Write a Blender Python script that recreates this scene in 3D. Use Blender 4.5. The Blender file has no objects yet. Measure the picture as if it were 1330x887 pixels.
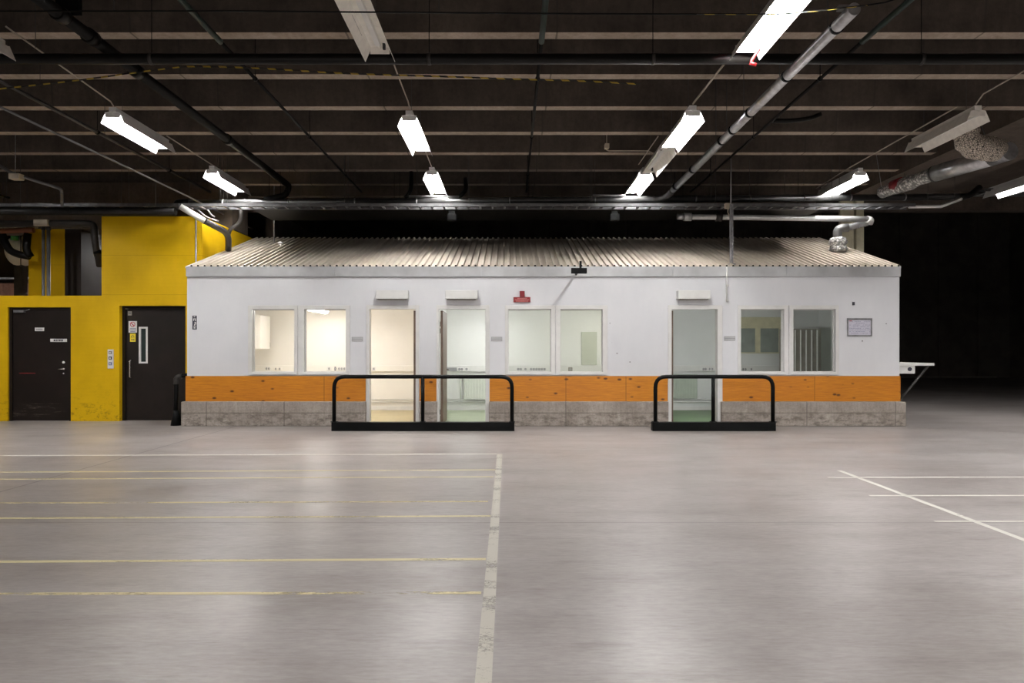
import bpy, bmesh, math, random
from mathutils import Vector, Matrix
random.seed(7)
S = bpy.context.scene
COL = S.collection
F, CX, CY, EYE = 887.0, 662.0, 455.0, 1.40
def P(px, py, Y):
    return Vector(((px-CX)*Y/F, Y, EYE-(py-CY)*Y/F))
def PX(px, Y): return (px-CX)*Y/F
def PZ(py, Y): return EYE-(py-CY)*Y/F

# ------------------------------------------------------------------ materials
def new_mat(name):
    m = bpy.data.materials.new(name); m.use_nodes = True
    nt = m.node_tree
    b = nt.nodes['Principled BSDF']
    return m, nt, b
def N(nt, t, **kw):
    n = nt.nodes.new(t)
    for k, v in kw.items():
        if k in n.inputs: n.inputs[k].default_value = v
        else: setattr(n, k, v)
    return n
def L(nt, a, b): nt.links.new(a, b)
def ramp(nt, fac, stops):
    r = nt.nodes.new('ShaderNodeValToRGB')
    cr = r.color_ramp
    while len(cr.elements) < len(stops): cr.elements.new(0.5)
    for e, (p, c) in zip(cr.elements, stops):
        e.position = p; e.color = (c[0], c[1], c[2], 1) if not isinstance(c, (int, float)) else (c, c, c, 1)
    L(nt, fac, r.inputs['Fac']); return r.outputs['Color']
def coords(nt, scale=(1, 1, 1), kind='Position'):
    if kind == 'Position':
        src = nt.nodes.new('ShaderNodeNewGeometry').outputs['Position']
    else:
        src = nt.nodes.new('ShaderNodeTexCoord').outputs['Object']
    mp = nt.nodes.new('ShaderNodeMapping'); mp.inputs['Scale'].default_value = scale
    L(nt, src, mp.inputs['Vector']); return mp.outputs['Vector']
def noise(nt, scale, stretch=(1, 1, 1), detail=4, rough=0.55, kind='Position'):
    n = nt.nodes.new('ShaderNodeTexNoise')
    n.inputs['Scale'].default_value = scale; n.inputs['Detail'].default_value = detail; n.inputs['Roughness'].default_value = rough
    L(nt, coords(nt, stretch, kind), n.inputs['Vector']); return n.outputs['Fac']
def mixc(nt, fac, a, b, mode='MIX'):
    m = nt.nodes.new('ShaderNodeMix'); m.data_type = 'RGBA'; m.blend_type = mode
    if isinstance(fac, (int, float)): m.inputs[0].default_value = fac
    else: L(nt, fac, m.inputs[0])
    for i, v in ((6, a), (7, b)):
        if isinstance(v, (tuple, list)): m.inputs[i].default_value = (v[0], v[1], v[2], 1)
        else: L(nt, v, m.inputs[i])
    return m.outputs[2]
def math_(nt, op, a, b=None, c=None):
    m = nt.nodes.new('ShaderNodeMath'); m.operation = op
    for i, v in enumerate((a, b, c)):
        if v is None: continue
        if isinstance(v, (int, float)): m.inputs[i].default_value = v
        else: L(nt, v, m.inputs[i])
    return m.outputs[0]
def xyz(nt):
    g = nt.nodes.new('ShaderNodeNewGeometry'); s = nt.nodes.new('ShaderNodeSeparateXYZ')
    L(nt, g.outputs['Position'], s.inputs[0]); return s.outputs
def bump(nt, b, h, strength=0.2, dist=0.01):
    n = nt.nodes.new('ShaderNodeBump'); n.inputs['Strength'].default_value = strength; n.inputs['Distance'].default_value = dist
    L(nt, h, n.inputs['Height']); L(nt, n.outputs['Normal'], b.inputs['Normal'])
def simple(name, c, rough=0.5, metal=0.0, var=0.12, scale=6.0, spec=0.5):
    m, nt, b = new_mat(name)
    f = noise(nt, scale, detail=5)
    lo = tuple(x*(1-var) for x in c); hi = tuple(min(1, x*(1+var)) for x in c)
    L(nt, ramp(nt, f, [(0.3, lo), (0.7, hi)]), b.inputs['Base Color'])
    b.inputs['Roughness'].default_value = rough; b.inputs['Metallic'].default_value = metal
    b.inputs['Specular IOR Level'].default_value = spec
    return m
def emit(name, c, s):
    m, nt, b = new_mat(name)
    b.inputs['Base Color'].default_value = (.8, .8, .8, 1)
    b.inputs['Emission Color'].default_value = (c[0], c[1], c[2], 1); b.inputs['Emission Strength'].default_value = s
    return m
def seam_mask(nt, comp, positions, w):
    """1 on thin lines where the coordinate meets one of the positions"""
    out = None
    for p in positions:
        c = math_(nt, 'COMPARE', comp, p, w)
        out = c if out is None else math_(nt, 'MAXIMUM', out, c)
    return out

M = {}
# polished concrete floor
m, nt, b = new_mat('concrete_floor')
n1 = noise(nt, 0.5, (1, 1, 1), 8, 0.6); n2 = noise(nt, 1.6, (.35, 1.3, 1), 9, 0.68); n3 = noise(nt, 28, (.35, 1.6, 1), 6, .7)
c = ramp(nt, n1, [(0.25, (.275, .245, .232)), (0.75, (.375, .348, .338))])
c = mixc(nt, 0.75, c, ramp(nt, n2, [(0.3, (.70, .66, .64)), (0.48, (.98, .975, .97)), (0.72, (1.16, 1.18, 1.2))]), 'MULTIPLY')
c = mixc(nt, 0.7, c, ramp(nt, n3, [(0.3, (.72, .71, .70)), (0.62, (1.08, 1.08, 1.08))]), 'MULTIPLY')
c = mixc(nt, ramp(nt, noise(nt, 5, (.25, 1.6, 1), 9, .8), [(0.60, 0.0), (0.70, 0.35)]), c, (.52, .49, .46))
# dark scuffs, drawn out sideways
n4 = noise(nt, 3.2, (.3, 1.5, 1), 10, .75)
c = mixc(nt, ramp(nt, n4, [(0.55, 0.0), (0.68, 0.55)]), c, (.17, .145, .13))
x, y, z = xyz(nt)
wob = math_(nt, 'MULTIPLY', math_(nt, 'SUBTRACT', noise(nt, 3), .5), .03)
js = math_(nt, 'MAXIMUM', math_(nt, 'COMPARE', math_(nt, 'ADD', y, wob), 5.55, .006), math_(nt, 'COMPARE', math_(nt, 'ADD', x, wob), -5.04, .012))
c = mixc(nt, math_(nt, 'MULTIPLY', js, .7), c, (.07, .055, .05))
L(nt, c, b.inputs['Base Color'])
L(nt, ramp(nt, noise(nt, 1.2, (.6, 1, 1), 6), [(0.3, .28), (0.7, .46)]), b.inputs['Roughness'])
bump(nt, b, n3, .05, .004)
M['floor'] = m
# ceiling concrete: dirty webs darkened for shade, rib bottoms lightened for bounce light
def concrete(name, lo, hi, rough=.9, seams=None, sc=1.2, hseam=None):
    m, nt, b = new_mat(name)
    n1 = noise(nt, sc, (1, 1, 1), 8, .65); n2 = noise(nt, sc*14, (1, 1, 1), 5, .7)
    c = ramp(nt, n1, [(.28, lo), (.72, hi)])
    c = mixc(nt, .8, c, ramp(nt, n2, [(.3, (.72, .71, .7)), (.6, (1.05, 1.05, 1.05))]), 'MULTIPLY')
    n5 = noise(nt, sc*2.2, (3, 3, .5), 6, .7)
    c = mixc(nt, .5, c, ramp(nt, n5, [(.35, (.65, .63, .6)), (.6, (1.05, 1.04, 1.03))]), 'MULTIPLY')
    if seams or hseam:
        x, y, z = xyz(nt); s = None
        if seams: s = seam_mask(nt, x, seams, .012 if not name.startswith('cast') else .007)
        if hseam:
            zz = math_(nt, 'ADD', z, math_(nt, 'MULTIPLY', math_(nt, 'SUBTRACT', noise(nt, 6), .5), .012))
            h = seam_mask(nt, zz, hseam, .006); s = h if s is None else math_(nt, 'MAXIMUM', s, h)
        c = mixc(nt, math_(nt, 'MULTIPLY', s, .65), c, (.05, .042, .036))
    if name.startswith('cast'):
        st = ramp(nt, noise(nt, 5, (1, 1, 2.2), 9, .75), [(.46, 0.0), (.60, 1.0)])
        x, y, z = xyz(nt)
        c = mixc(nt, math_(nt, 'MULTIPLY', st, ramp(nt, z, [(.0, .75), (.22, .65), (.27, .2), (.43, .1)])), c, (.10, .082, .068))
    L(nt, c, b.inputs['Base Color']); b.inputs['Roughness'].default_value = rough
    bump(nt, b, n2, .25, .01)
    return m
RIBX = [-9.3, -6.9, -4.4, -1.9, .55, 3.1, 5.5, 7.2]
M['web'] = concrete('dirty_shaded_concrete', (.046, .036, .029), (.118, .095, .076), seams=RIBX)
M['rib'] = concrete('bounce_lit_soffit', (.33, .27, .215), (.46, .385, .32), seams=RIBX)
M['beamc'] = concrete('brown_concrete_beam', (.065, .05, .04), (.14, .11, .085))
M['plinth'] = concrete('cast_concrete_plinth', (.29, .25, .22), (.48, .43, .385), sc=2.2, hseam=[.245],
    seams=[PX(v, 12.6) for v in (268, 369, 735, 1048, 1163)])
# yellow painted wall
m, nt, b = new_mat('yellow_painted_concrete')
n1 = noise(nt, 1.6, (1, 1, .6), 8, .6); n2 = noise(nt, 22, (1, 1, 1.2), 6, .75)
b.inputs['Specular IOR Level'].default_value = .2
c = ramp(nt, n1, [(.3, (.60, .37, .003)), (.7, (.74, .465, .005))])
c = mixc(nt, .45, c, ramp(nt, noise(nt, 8, (.15, .15, 3), 5, .7), [(.35, (.93, .91, .88)), (.6, (1, 1, 1))]), 'MULTIPLY')
x, y, z = xyz(nt)
low = ramp(nt, z, [(0.0, 1.0), (.45, .25), (.9, 0.0)])
scuff = math_(nt, 'MULTIPLY', low, ramp(nt, noise(nt, 9, (1, 1, 1.5), 9, .8), [(.52, 0.0), (.62, 1.0)]))
c = mixc(nt, math_(nt, 'MULTIPLY', scuff, .8), c, (.07, .045, .01))
zw = math_(nt, 'ADD', z, math_(nt, 'MULTIPLY', math_(nt, 'SUBTRACT', noise(nt, 5), .5), .01))
c = mixc(nt, math_(nt, 'MULTIPLY', seam_mask(nt, zw, [3.28, 2.50], .004), .4), c, (.25, .13, .0))
L(nt, c, b.inputs['Base Color']); b.inputs['Roughness'].default_value = .55
bump(nt, b, n2, .12, .006)
M['yellow'] = m
# white sheet wall
m, nt, b = new_mat('white_painted_panel')
n1 = noise(nt, .9, (1, 1, 1), 8, .6)
c = ramp(nt, n1, [(.3, (.70, .71, .74)), (.7, (.77, .775, .80))])
c = mixc(nt, .5, c, ramp(nt, noise(nt, 2.5, (2, 2, .5), 7, .7), [(.3, (.95, .95, .955)), (.6, (1, 1, 1))]), 'MULTIPLY')
sp = nt.nodes.new('ShaderNodeTexVoronoi'); sp.inputs['Scale'].default_value = 5.5; L(nt, coords(nt), sp.inputs['Vector'])
dots = math_(nt, 'LESS_THAN', sp.outputs['Distance'], .075)
x, y, z = xyz(nt)
reg = math_(nt, 'MAXIMUM', math_(nt, 'COMPARE', x, 2.3, .55), math_(nt, 'GREATER_THAN', x, 6.35))
reg = math_(nt, 'MULTIPLY', reg, math_(nt, 'COMPARE', z, 1.5, .45))
c = mixc(nt, math_(nt, 'MULTIPLY', math_(nt, 'MULTIPLY', dots, reg), .75), c, (.08, .07, .07))
L(nt, c, b.inputs['Base Color']); b.inputs['Roughness'].default_value = .5
M['white'] = m
M['trimw'] = simple('white_gloss_trim', (.72, .715, .70), .35, var=.05)
M['fascia'] = simple('galvanised_fascia', (.50, .51, .52), .45, .15, var=.14, scale=2.5)
# plywood
m, nt, b = new_mat('orange_stained_plywood')
g = noise(nt, 7, (.5, 1, 7), 8, .7); n1 = noise(nt, .7, (1, 1, 1), 4)
c = ramp(nt, g, [(.3, (.50, .165, .008)), (.7, (.74, .29, .012))])
c = mixc(nt, .6, c, ramp(nt, n1, [(.3, (.72, .62, .6)), (.7, (1.06, 1.08, 1.1))]), 'MULTIPLY')
vo = nt.nodes.new('ShaderNodeTexVoronoi'); vo.inputs['Scale'].default_value = 5.2; L(nt, coords(nt, (.7, .8, 1.3)), vo.inputs['Vector'])
kn = ramp(nt, vo.outputs['Distance'], [(.09, 1.0), (.18, 0.0)])
c = mixc(nt, math_(nt, 'MULTIPLY', kn, .9), c, (.07, .015, .002))
x, y, z = xyz(nt)
c = mixc(nt, math_(nt, 'MULTIPLY', seam_mask(nt, x, [PX(v, 12.7) for v in (421, 735, 813, 1058)], .006), .6), c, (.1, .03, .0))
L(nt, c, b.inputs['Base Color']); b.inputs['Roughness'].default_value = .45
bump(nt, b, g, .08, .004)
M['ply'] = m
# corrugated sheet
m, nt, b = new_mat('corrugated_roof_sheet')
n1 = noise(nt, 1.2, (1, 1, 1), 7, .6)
c = ramp(nt, n1, [(.3, (.50, .445, .37)), (.7, (.66, .60, .52))])
c = mixc(nt, .5, c, ramp(nt, noise(nt, 9, (4, .4, 1), 6, .7), [(.35, (.78, .75, .72)), (.6, (1, 1, 1))]), 'MULTIPLY')
L(nt, c, b.inputs['Base Color']); b.inputs['Roughness'].default_value = .45; b.inputs['Metallic'].default_value = .15
M['roof'] = m
M['brown'] = simple('dark_brown_door_paint', (.011, .0075, .006), .42, var=.3, scale=3, spec=.3)
# door with pale scrapes low down
m, nt, b = new_mat('scraped_brown_door_paint')
c = ramp(nt, noise(nt, 2.5, detail=6), [(.3, (.009, .006, .005)), (.7, (.014, .0095, .0075))])
x, y, z = xyz(nt)
scr = ramp(nt, noise(nt, 6, (.5, 1, 5), 9, .8), [(.56, 0.0), (.66, 1.0)])
band = math_(nt, 'COMPARE', z, .22, .14)
c = mixc(nt, math_(nt, 'MULTIPLY', math_(nt, 'MULTIPLY', scr, band), .45), c, (.30, .24, .19))
L(nt, c, b.inputs['Base Color']); b.inputs['Roughness'].default_value = .42; b.inputs['Specular IOR Level'].default_value = .3
M['brown2'] = m
M['black'] = simple('black_painted_steel', (.003, .0034, .0036), .5, var=.3, scale=9, spec=.10)
M['blackpipe'] = simple('black_pipe', (.005, .0045, .004), .45, var=.3, scale=5, spec=.18)
M['darkpipe'] = simple('dark_grey_pipe', (.035, .032, .030), .5, .2, var=.3)
M['greenpipe'] = simple('dark_green_pipe', (.022, .042, .034), .45, var=.3)
M['greypipe'] = simple('grey_plastic_pipe', (.16, .16, .16), .4, .3, var=.2)
M['mainpipe'] = simple('smooth_dark_grey_pipe', (.055, .055, .055), .28, .3, var=.2)
M['rod'] = simple('dull_steel_rod', (.07, .068, .065), .5, .4)
M['galv'] = simple('galvanised_steel', (.55, .55, .56), .32, .85, var=.2, scale=12)
M['brightduct'] = simple('bright_spiral_duct_steel', (.80, .80, .80), .38, .45, var=.1, scale=14)
M['galvd'] = simple('weathered_galvanised_steel', (.30, .30, .31), .4, .7, var=.3, scale=9)
M['tray'] = simple('cable_tray_steel', (.15, .15, .155), .4, .6, var=.25, scale=9)
M['lampw'] = simple('white_lamp_enamel', (.78, .78, .77), .3, var=.05)
M['lampd'] = simple('dusty_lamp_enamel', (.88, .85, .79), .35, var=.08, scale=12)
M['cablew'] = simple('dusty_white_cable', (.42, .37, .30), .6)
M['beige'] = simple('beige_plastic', (.55, .48, .38), .5)
M['whitep'] = simple('white_plastic', (.74, .74, .72), .4, var=.05)
M['greyp'] = simple('grey_plastic', (.30, .30, .31), .5)
M['darkp'] = simple('dark_plastic', (.03, .03, .035), .4)
M['red'] = simple('red_plastic', (.16, .004, .006), .5, var=.2, spec=.2)
M['redsign'] = simple('dark_red_sign', (.23, .012, .018), .4)
M['pinkink'] = simple('pale_sign_lettering', (.60, .22, .20), .5)
M['signw'] = simple('white_sign_plate', (.72, .71, .70), .4, var=.04)
M['signy'] = simple('yellow_sign_plate', (.78, .62, .03), .4, var=.04)
M['ink'] = simple('dark_print', (.05, .05, .07), .6)
M['blueink'] = simple('blue_grey_print', (.16, .18, .30), .6)
M['redink'] = simple('red_print', (.5, .03, .05), .5)
M['paper'] = simple('pale_blue_paper', (.58, .57, .66), .6, var=.06, scale=30)
M['chrome'] = simple('brushed_steel', (.62, .60, .57), .25, .9)
M['orange_pipe'] = simple('rust_brown_pipe', (.20, .07, .03), .6)
M['pink'] = concrete('pinkish_brick_wall', (.36, .19, .14), (.50, .29, .22))
M['dark'] = simple('dark_wall_cladding', (.13, .11, .095), .8, var=.25, scale=1.5)
M['grey'] = simple('grey_panel', (.26, .24, .21), .6)
M['cream'] = simple('cream_paint', (.66, .62, .44), .5)
M['green_f'] = simple('green_fitting', (.04, .3, .08), .5)
M['shadeside'] = simple('shaded_side_brown', (.012, .006, .004), .7)
M['wood'] = simple('dark_brown_door_edge', (.13, .085, .06), .5, var=.2)
M['r1'] = simple('cream_room_paint', (.82, .795, .75), .6, var=.03, scale=1.5)
M['r2'] = simple('pale_green_white_room_paint', (.79, .79, .775), .6, var=.03, scale=1.5)
M['r3'] = simple('cool_white_room_paint', (.74, .75, .745), .6, var=.03, scale=1.5)
M['f1'] = simple('tan_vinyl_floor', (.42, .35, .19), .35, var=.08, scale=2)
M['f2'] = simple('sage_green_vinyl_floor', (.33, .375, .26), .35, var=.08, scale=2)
M['f3'] = simple('green_vinyl_floor', (.13, .21, .10), .35, var=.15, scale=2)
M['rad'] = simple('white_radiator_enamel', (.74, .76, .70), .35, var=.04)
M['rad3'] = simple('grey_radiator_enamel', (.50, .55, .48), .4, var=.05)
# foil
def foil(name, c, sc):
    m, nt, b = new_mat(name)
    v = nt.nodes.new('ShaderNodeTexVoronoi'); v.inputs['Scale'].default_value = sc; L(nt, coords(nt, (1, 1, 1), 'Object'), v.inputs['Vector'])
    L(nt, ramp(nt, v.outputs['Distance'], [(.1, tuple(x*1.1 for x in c)), (.6, tuple(x*.3 for x in c))]), b.inputs['Base Color'])
    b.inputs['Metallic'].default_value = .45; b.inputs['Roughness'].default_value = .32
    bump(nt, b, v.outputs['Distance'], 1.0, .03)
    return m
M['foil'] = foil('crumpled_aluminium_foil', (1.0, .98, .95), 20)
m, nt, b = new_mat('netted_pipe_lagging')
v = nt.nodes.new('ShaderNodeTexVoronoi'); v.feature = 'DISTANCE_TO_EDGE'; v.inputs['Scale'].default_value = 32
L(nt, coords(nt, (1, 1, 1), 'Object'), v.inputs['Vector'])
L(nt, ramp(nt, v.outputs['Distance'], [(.03, (.03, .025, .02)), (.12, (.74, .66, .56))]), b.inputs['Base Color'])
b.inputs['Roughness'].default_value = .6; b.inputs['Metallic'].default_value = .2
bump(nt, b, v.outputs['Distance'], 1, .02)
M['net'] = m
# hazard tape: stripes along x
def tape(name, period, duty):
    m, nt, b = new_mat(name)
    x, y, z = xyz(nt)
    fr = math_(nt, 'FRACT', math_(nt, 'MULTIPLY', math_(nt, 'ADD', x, math_(nt, 'MULTIPLY', z, .8)), 1/period))
    f = math_(nt, 'LESS_THAN', fr, duty)
    L(nt, mixc(nt, f, (.012, .012, .012), (.85, .62, .08)), b.inputs['Base Color'])
    b.inputs['Roughness'].default_value = .4
    return m
M['tape'] = tape('yellow_black_hazard_tape', .185, .48)
# thin architectural glass
def glass(name, tint, refl=1.0):
    m = bpy.data.materials.new(name); m.use_nodes = True; nt = m.node_tree; nt.nodes.clear()
    out = N(nt, 'ShaderNodeOutputMaterial'); mix = N(nt, 'ShaderNodeMixShader')
    tr = N(nt, 'ShaderNodeBsdfTransparent'); gl = N(nt, 'ShaderNodeBsdfGlossy')
    tr.inputs['Color'].default_value = (*tint, 1); gl.inputs['Roughness'].default_value = .015
    fr = N(nt, 'ShaderNodeFresnel'); fr.inputs['IOR'].default_value = 1.5
    L(nt, math_(nt, 'MULTIPLY', fr.outputs[0], refl*1.6), mix.inputs[0]); L(nt, tr.outputs[0], mix.inputs[1]); L(nt, gl.outputs[0], mix.inputs[2])
    L(nt, mix.outputs[0], out.inputs[0])
    return m
M['glass'] = glass('window_glass', (.985, .99, .985))
M['greyglass'] = simple('grey_green_pane', (.30, .33, .31), .3)
M['dglass'] = simple('dark_window_glass', (.03, .04, .038), .08)
# worn floor paint
def paint(name, c, cut, stretch, sc=16, amt=.85):
    m, nt, b = new_mat(name)
    b.inputs['Base Color'].default_value = (*c, 1); b.inputs['Roughness'].default_value = .5
    f = noise(nt, sc, stretch, 6, .8); g = noise(nt, 1.1, (1, 4, 1), 3, .6)
    s = math_(nt, 'ADD', math_(nt, 'MULTIPLY', f, .6), math_(nt, 'MULTIPLY', g, .6))
    L(nt, ramp(nt, s, [(cut-.03, 0.0), (cut+.03, amt)]), b.inputs['Alpha'])
    return m
M['pw'] = paint('worn_white_floor_paint', (.60, .57, .50), .53, (.8, 1.4, 1), 48)
M['py'] = paint('worn_yellow_floor_paint', (.74, .66, .38), .515, (.8, 3, 1), 26)
M['pyw'] = paint('badly_worn_yellow_floor_paint', (.74, .64, .36), .57, (.6, 3, 1), 18)
M['pws'] = paint('thin_white_floor_paint', (.76, .74, .68), .46, (1.2, 4, 1), amt=.85)
M['tube'] = emit('lit_fluorescent_tube', (1.0, .975, .95), 380)
M['room3fill'] = emit('cool_fill_bulb', (1.0, .99, .97), 430)
M['room1lamp'] = emit('warm_diffuser', (1.0, .945, .89), 50)
M['room2lamp'] = emit('neutral_diffuser', (1.0, 1.0, .985), 46)

# ------------------------------------------------------------------ mesh helpers
def BM(): return bmesh.new()
def bx(bm, x0, x1, y0, y1, z0, z1, mi=0):
    v = [bm.verts.new((x, y, z)) for x in (x0, x1) for y in (y0, y1) for z in (z0, z1)]
    for q in ((0, 1, 3, 2), (4, 6, 7, 5), (0, 4, 5, 1), (2, 3, 7, 6), (0, 2, 6, 4), (1, 5, 7, 3)):
        f = bm.faces.new([v[i] for i in q]); f.material_index = mi
    return bm
def box(*a): return bx(BM(), *a)
def rounded(pts, r, n=5):
    pts = [Vector(p) for p in pts]; out = [pts[0]]
    for i in range(1, len(pts)-1):
        a, p, c = pts[i-1], pts[i], pts[i+1]
        d1 = (a-p); d2 = (c-p); rr = min(r, d1.length*.49, d2.length*.49)
        s, e = p+d1.normalized()*rr, p+d2.normalized()*rr
        for k in range(n+1):
            t = k/n; out.append(s*(1-t)**2 + p*2*t*(1-t) + e*t*t)
    out.append(pts[-1]); return out
def tube(bm, pts, r, seg=12, caps=True, radii=None):
    pts = [Vector(p) for p in pts]
    T0 = (pts[1]-pts[0]).normalized()
    up = Vector((0, 0, 1)) if abs(T0.z) < .9 else Vector((0, 1, 0))
    nrm = T0.cross(up).normalized(); rings = []
    for i, p in enumerate(pts):
        if i == 0: t = T0
        elif i == len(pts)-1: t = (p-pts[i-1]).normalized()
        else:
            t = ((p-pts[i-1]).normalized()+(pts[i+1]-p).normalized()).normalized()
        nrm = (nrm - t*nrm.dot(t)).normalized(); bn = t.cross(nrm)
        rr = radii[i] if radii else r
        rings.append([bm.verts.new(p+(nrm*math.cos(a)+bn*math.sin(a))*rr) for a in [2*math.pi*k/seg for k in range(seg)]])
    for a, b_ in zip(rings, rings[1:]):
        for k in range(seg):
            f = bm.faces.new((a[k], a[(k+1) % seg], b_[(k+1) % seg], b_[k])); f.smooth = True
    if caps:
        bm.faces.new(rings[0][::-1]); bm.faces.new(rings[-1])
    return bm
def T(pts, r, seg=12, bend=None, **kw):
    if bend: pts = rounded(pts, bend)
    return tube(BM(), pts, r, seg, **kw)
def prism(bm, prof, axis, a, b_):
    """closed 2-D profile extruded along an axis; profile is (u,v)"""
    def mk(u, v, w):
        return {'x': (w, u, v), 'y': (u, w, v), 'z': (u, v, w)}[axis]
    A = [bm.verts.new(mk(u, v, a)) for u, v in prof]; B = [bm.verts.new(mk(u, v, b_)) for u, v in prof]
    n = len(prof)
    bm.faces.new(A); bm.faces.new(B[::-1])
    for i in range(n): bm.faces.new((A[i], B[i], B[(i+1) % n], A[(i+1) % n]))
    return bm
def holed(x0, x1, z0, z1, holes, y0, y1):
    """one connected solid wall with rectangular openings"""
    xs = sorted({x0, x1, *[h[0] for h in holes], *[h[1] for h in holes]})
    zs = sorted({z0, z1, *[h[2] for h in holes], *[h[3] for h in holes]})
    xs = [v for v in xs if x0 <= v <= x1]; zs = [v for v in zs if z0 <= v <= z1]
    def solid(i, j):
        if i < 0 or j < 0 or i >= len(xs)-1 or j >= len(zs)-1: return False
        cx, cz = (xs[i]+xs[i+1])/2, (zs[j]+zs[j+1])/2
        return not any(h[0] < cx < h[1] and h[2] < cz < h[3] for h in holes)
    bm = BM()
    def q(*p): bm.faces.new([bm.verts.new(v) for v in p])
    for i in range(len(xs)-1):
        for j in range(len(zs)-1):
            if not solid(i, j): continue
            a, b_, c, d = xs[i], xs[i+1], zs[j], zs[j+1]
            q((a, y0, c), (b_, y0, c), (b_, y0, d), (a, y0, d)); q((a, y1, c), (a, y1, d), (b_, y1, d), (b_, y1, c))
            if not solid(i-1, j): q((a, y0, c), (a, y0, d), (a, y1, d), (a, y1, c))
            if not solid(i+1, j): q((b_, y0, c), (b_, y1, c), (b_, y1, d), (b_, y0, d))
            if not solid(i, j-1): q((a, y0, c), (a, y1, c), (b_, y1, c), (b_, y0, c))
            if not solid(i, j+1): q((a, y0, d), (b_, y0, d), (b_, y1, d), (a, y1, d))
    bmesh.ops.remove_doubles(bm, verts=bm.verts, dist=1e-5)
    return bm
def ring(x0, x1, z0, z1, ix0, ix1, iz0, iz1, y0, y1): return holed(x0, x1, z0, z1, [(ix0, ix1, iz0, iz1)], y0, y1)
def sphere(c, r, sx=1, sy=1, sz=1, n=16):
    bm = BM(); bmesh.ops.create_uvsphere(bm, u_segments=n, v_segments=n//2+2, radius=r)
    for v in bm.verts: v.co = Vector((v.co.x*sx, v.co.y*sy, v.co.z*sz))+Vector(c)
    for f in bm.faces: f.smooth = True
    return bm
ORIG = {}
def obj(name, bm, mats, parent=None, bevel=0, solid=0):
    me = bpy.data.meshes.new(name)
    bmesh.ops.recalc_face_normals(bm, faces=bm.faces)
    if parent is not None: org = ORIG[parent.name]
    else:
        vs = [v.co for v in bm.verts]
        org = Vector(((min(v.x for v in vs)+max(v.x for v in vs))/2, (min(v.y for v in vs)+max(v.y for v in vs))/2, min(v.z for v in vs)))
    bmesh.ops.translate(bm, verts=bm.verts, vec=-org)
    bm.to_mesh(me); bm.free()
    for mt in (mats if isinstance(mats, (list, tuple)) else [mats]): me.materials.append(M[mt] if isinstance(mt, str) else mt)
    o = bpy.data.objects.new(name, me); COL.objects.link(o)
    if parent is not None: o.parent = parent
    else: o.location = org
    ORIG[o.name] = org
    if solid:
        md = o.modifiers.new('thickness', 'SOLIDIFY'); md.thickness = solid
    if bevel:
        md = o.modifiers.new('edge', 'BEVEL'); md.width = bevel; md.segments = 2; md.limit_method = 'ANGLE'
    return o
def thing(name, label, cat, loc, group=None):
    o = bpy.data.objects.new(name, None); COL.objects.link(o)
    o.location = loc; o.empty_display_size = .1; ORIG[o.name] = Vector(loc)
    o['label'] = label; o['category'] = cat
    if group: o['group'] = group
    return o
def tag(o, label, cat, group=None):
    o['label'] = label; o['category'] = cat
    if group: o['group'] = group
    return o
def struct(name, bm, mats, **kw):
    o = obj(name, bm, mats, **kw); o['kind'] = 'structure'; return o
def join(a, b_):
    me = bpy.data.meshes.new('t'); b_.to_mesh(me); a.from_mesh(me); b_.free(); bpy.data.meshes.remove(me); return a

# ------------------------------------------------------------------ shell of the hall
XL, XR, YB, YF = -18.0, 25.6, -16.0, 35.0
struct('floor', box(XL-.2, XR+.2, YB-.2, YF+.2, -.2, 0), 'floor')
RB, RT, SP = 5.085, 5.53, 1.2            # rib soffit, slab, rib spacing
ribs = []; yk = 8.0
while yk > YB+.6: yk -= SP
while yk < 17.4: ribs.append(yk); yk += SP
bm = BM(); prof = [(YB, RT)]
for yk in ribs: prof += [(yk-.13, RT), (yk-.085, RB), (yk+.085, RB), (yk+.13, RT)]
prof += [(17.7, RT), (17.7, RT+.2), (YB, RT+.2)]
xa, xb = XL, 7.95
A = [bm.verts.new((xa, u, v)) for u, v in prof]; B = [bm.verts.new((xb, u, v)) for u, v in prof]
for i in range(len(prof)):
    j = (i+1) % len(prof); f = bm.faces.new((A[i], B[i], B[j], A[j]))
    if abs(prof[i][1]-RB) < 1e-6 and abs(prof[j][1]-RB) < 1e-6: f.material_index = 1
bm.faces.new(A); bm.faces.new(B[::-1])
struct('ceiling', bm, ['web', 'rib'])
struct('ceiling', box(9.7, XR, YB, 17.7, RT, RT+.2), 'beamc')
struct('trim_1', box(7.95, 9.7, YB, 17.7, 5.0, RT+.2), 'beamc')                       # longitudinal downstand beam
struct('trim_2', box(XL, XR, 17.7, 18.0, 5.03, 9.2), 'beamc')                         # cross beam where the high hall begins
struct('ceiling', box(XL, XR, 17.7, YF, 9.2, 9.4), 'dark')
struct('wall_right', box(XR, XR+.2, YB, YF, 0, 9.3), 'dark')
struct('wall_left', box(XL-.2, XL, YB, YF, 0, 9.3), 'web')
struct('wall_near', box(XL, XR, YB-.2, YB, 0, 5.7), 'beamc')
# far wall with upright sheet seams
bm = BM(); prof = []; xx = XL
while xx < XR-.01:
    prof += [(xx, YF), (xx+.05, YF-.05), (min(xx+1.9, XR), YF-.05)]; xx += 2.0
prof += [(XR, YF), (XR, YF+.2), (XL, YF+.2)]
struct('wall_far', prism(bm, prof, 'z', 0, 9.3), 'dark')
struct('baseboard_far', box(20.0, 24.9, YF-.09, YF-.05, 0, .07), 'grey')
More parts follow.
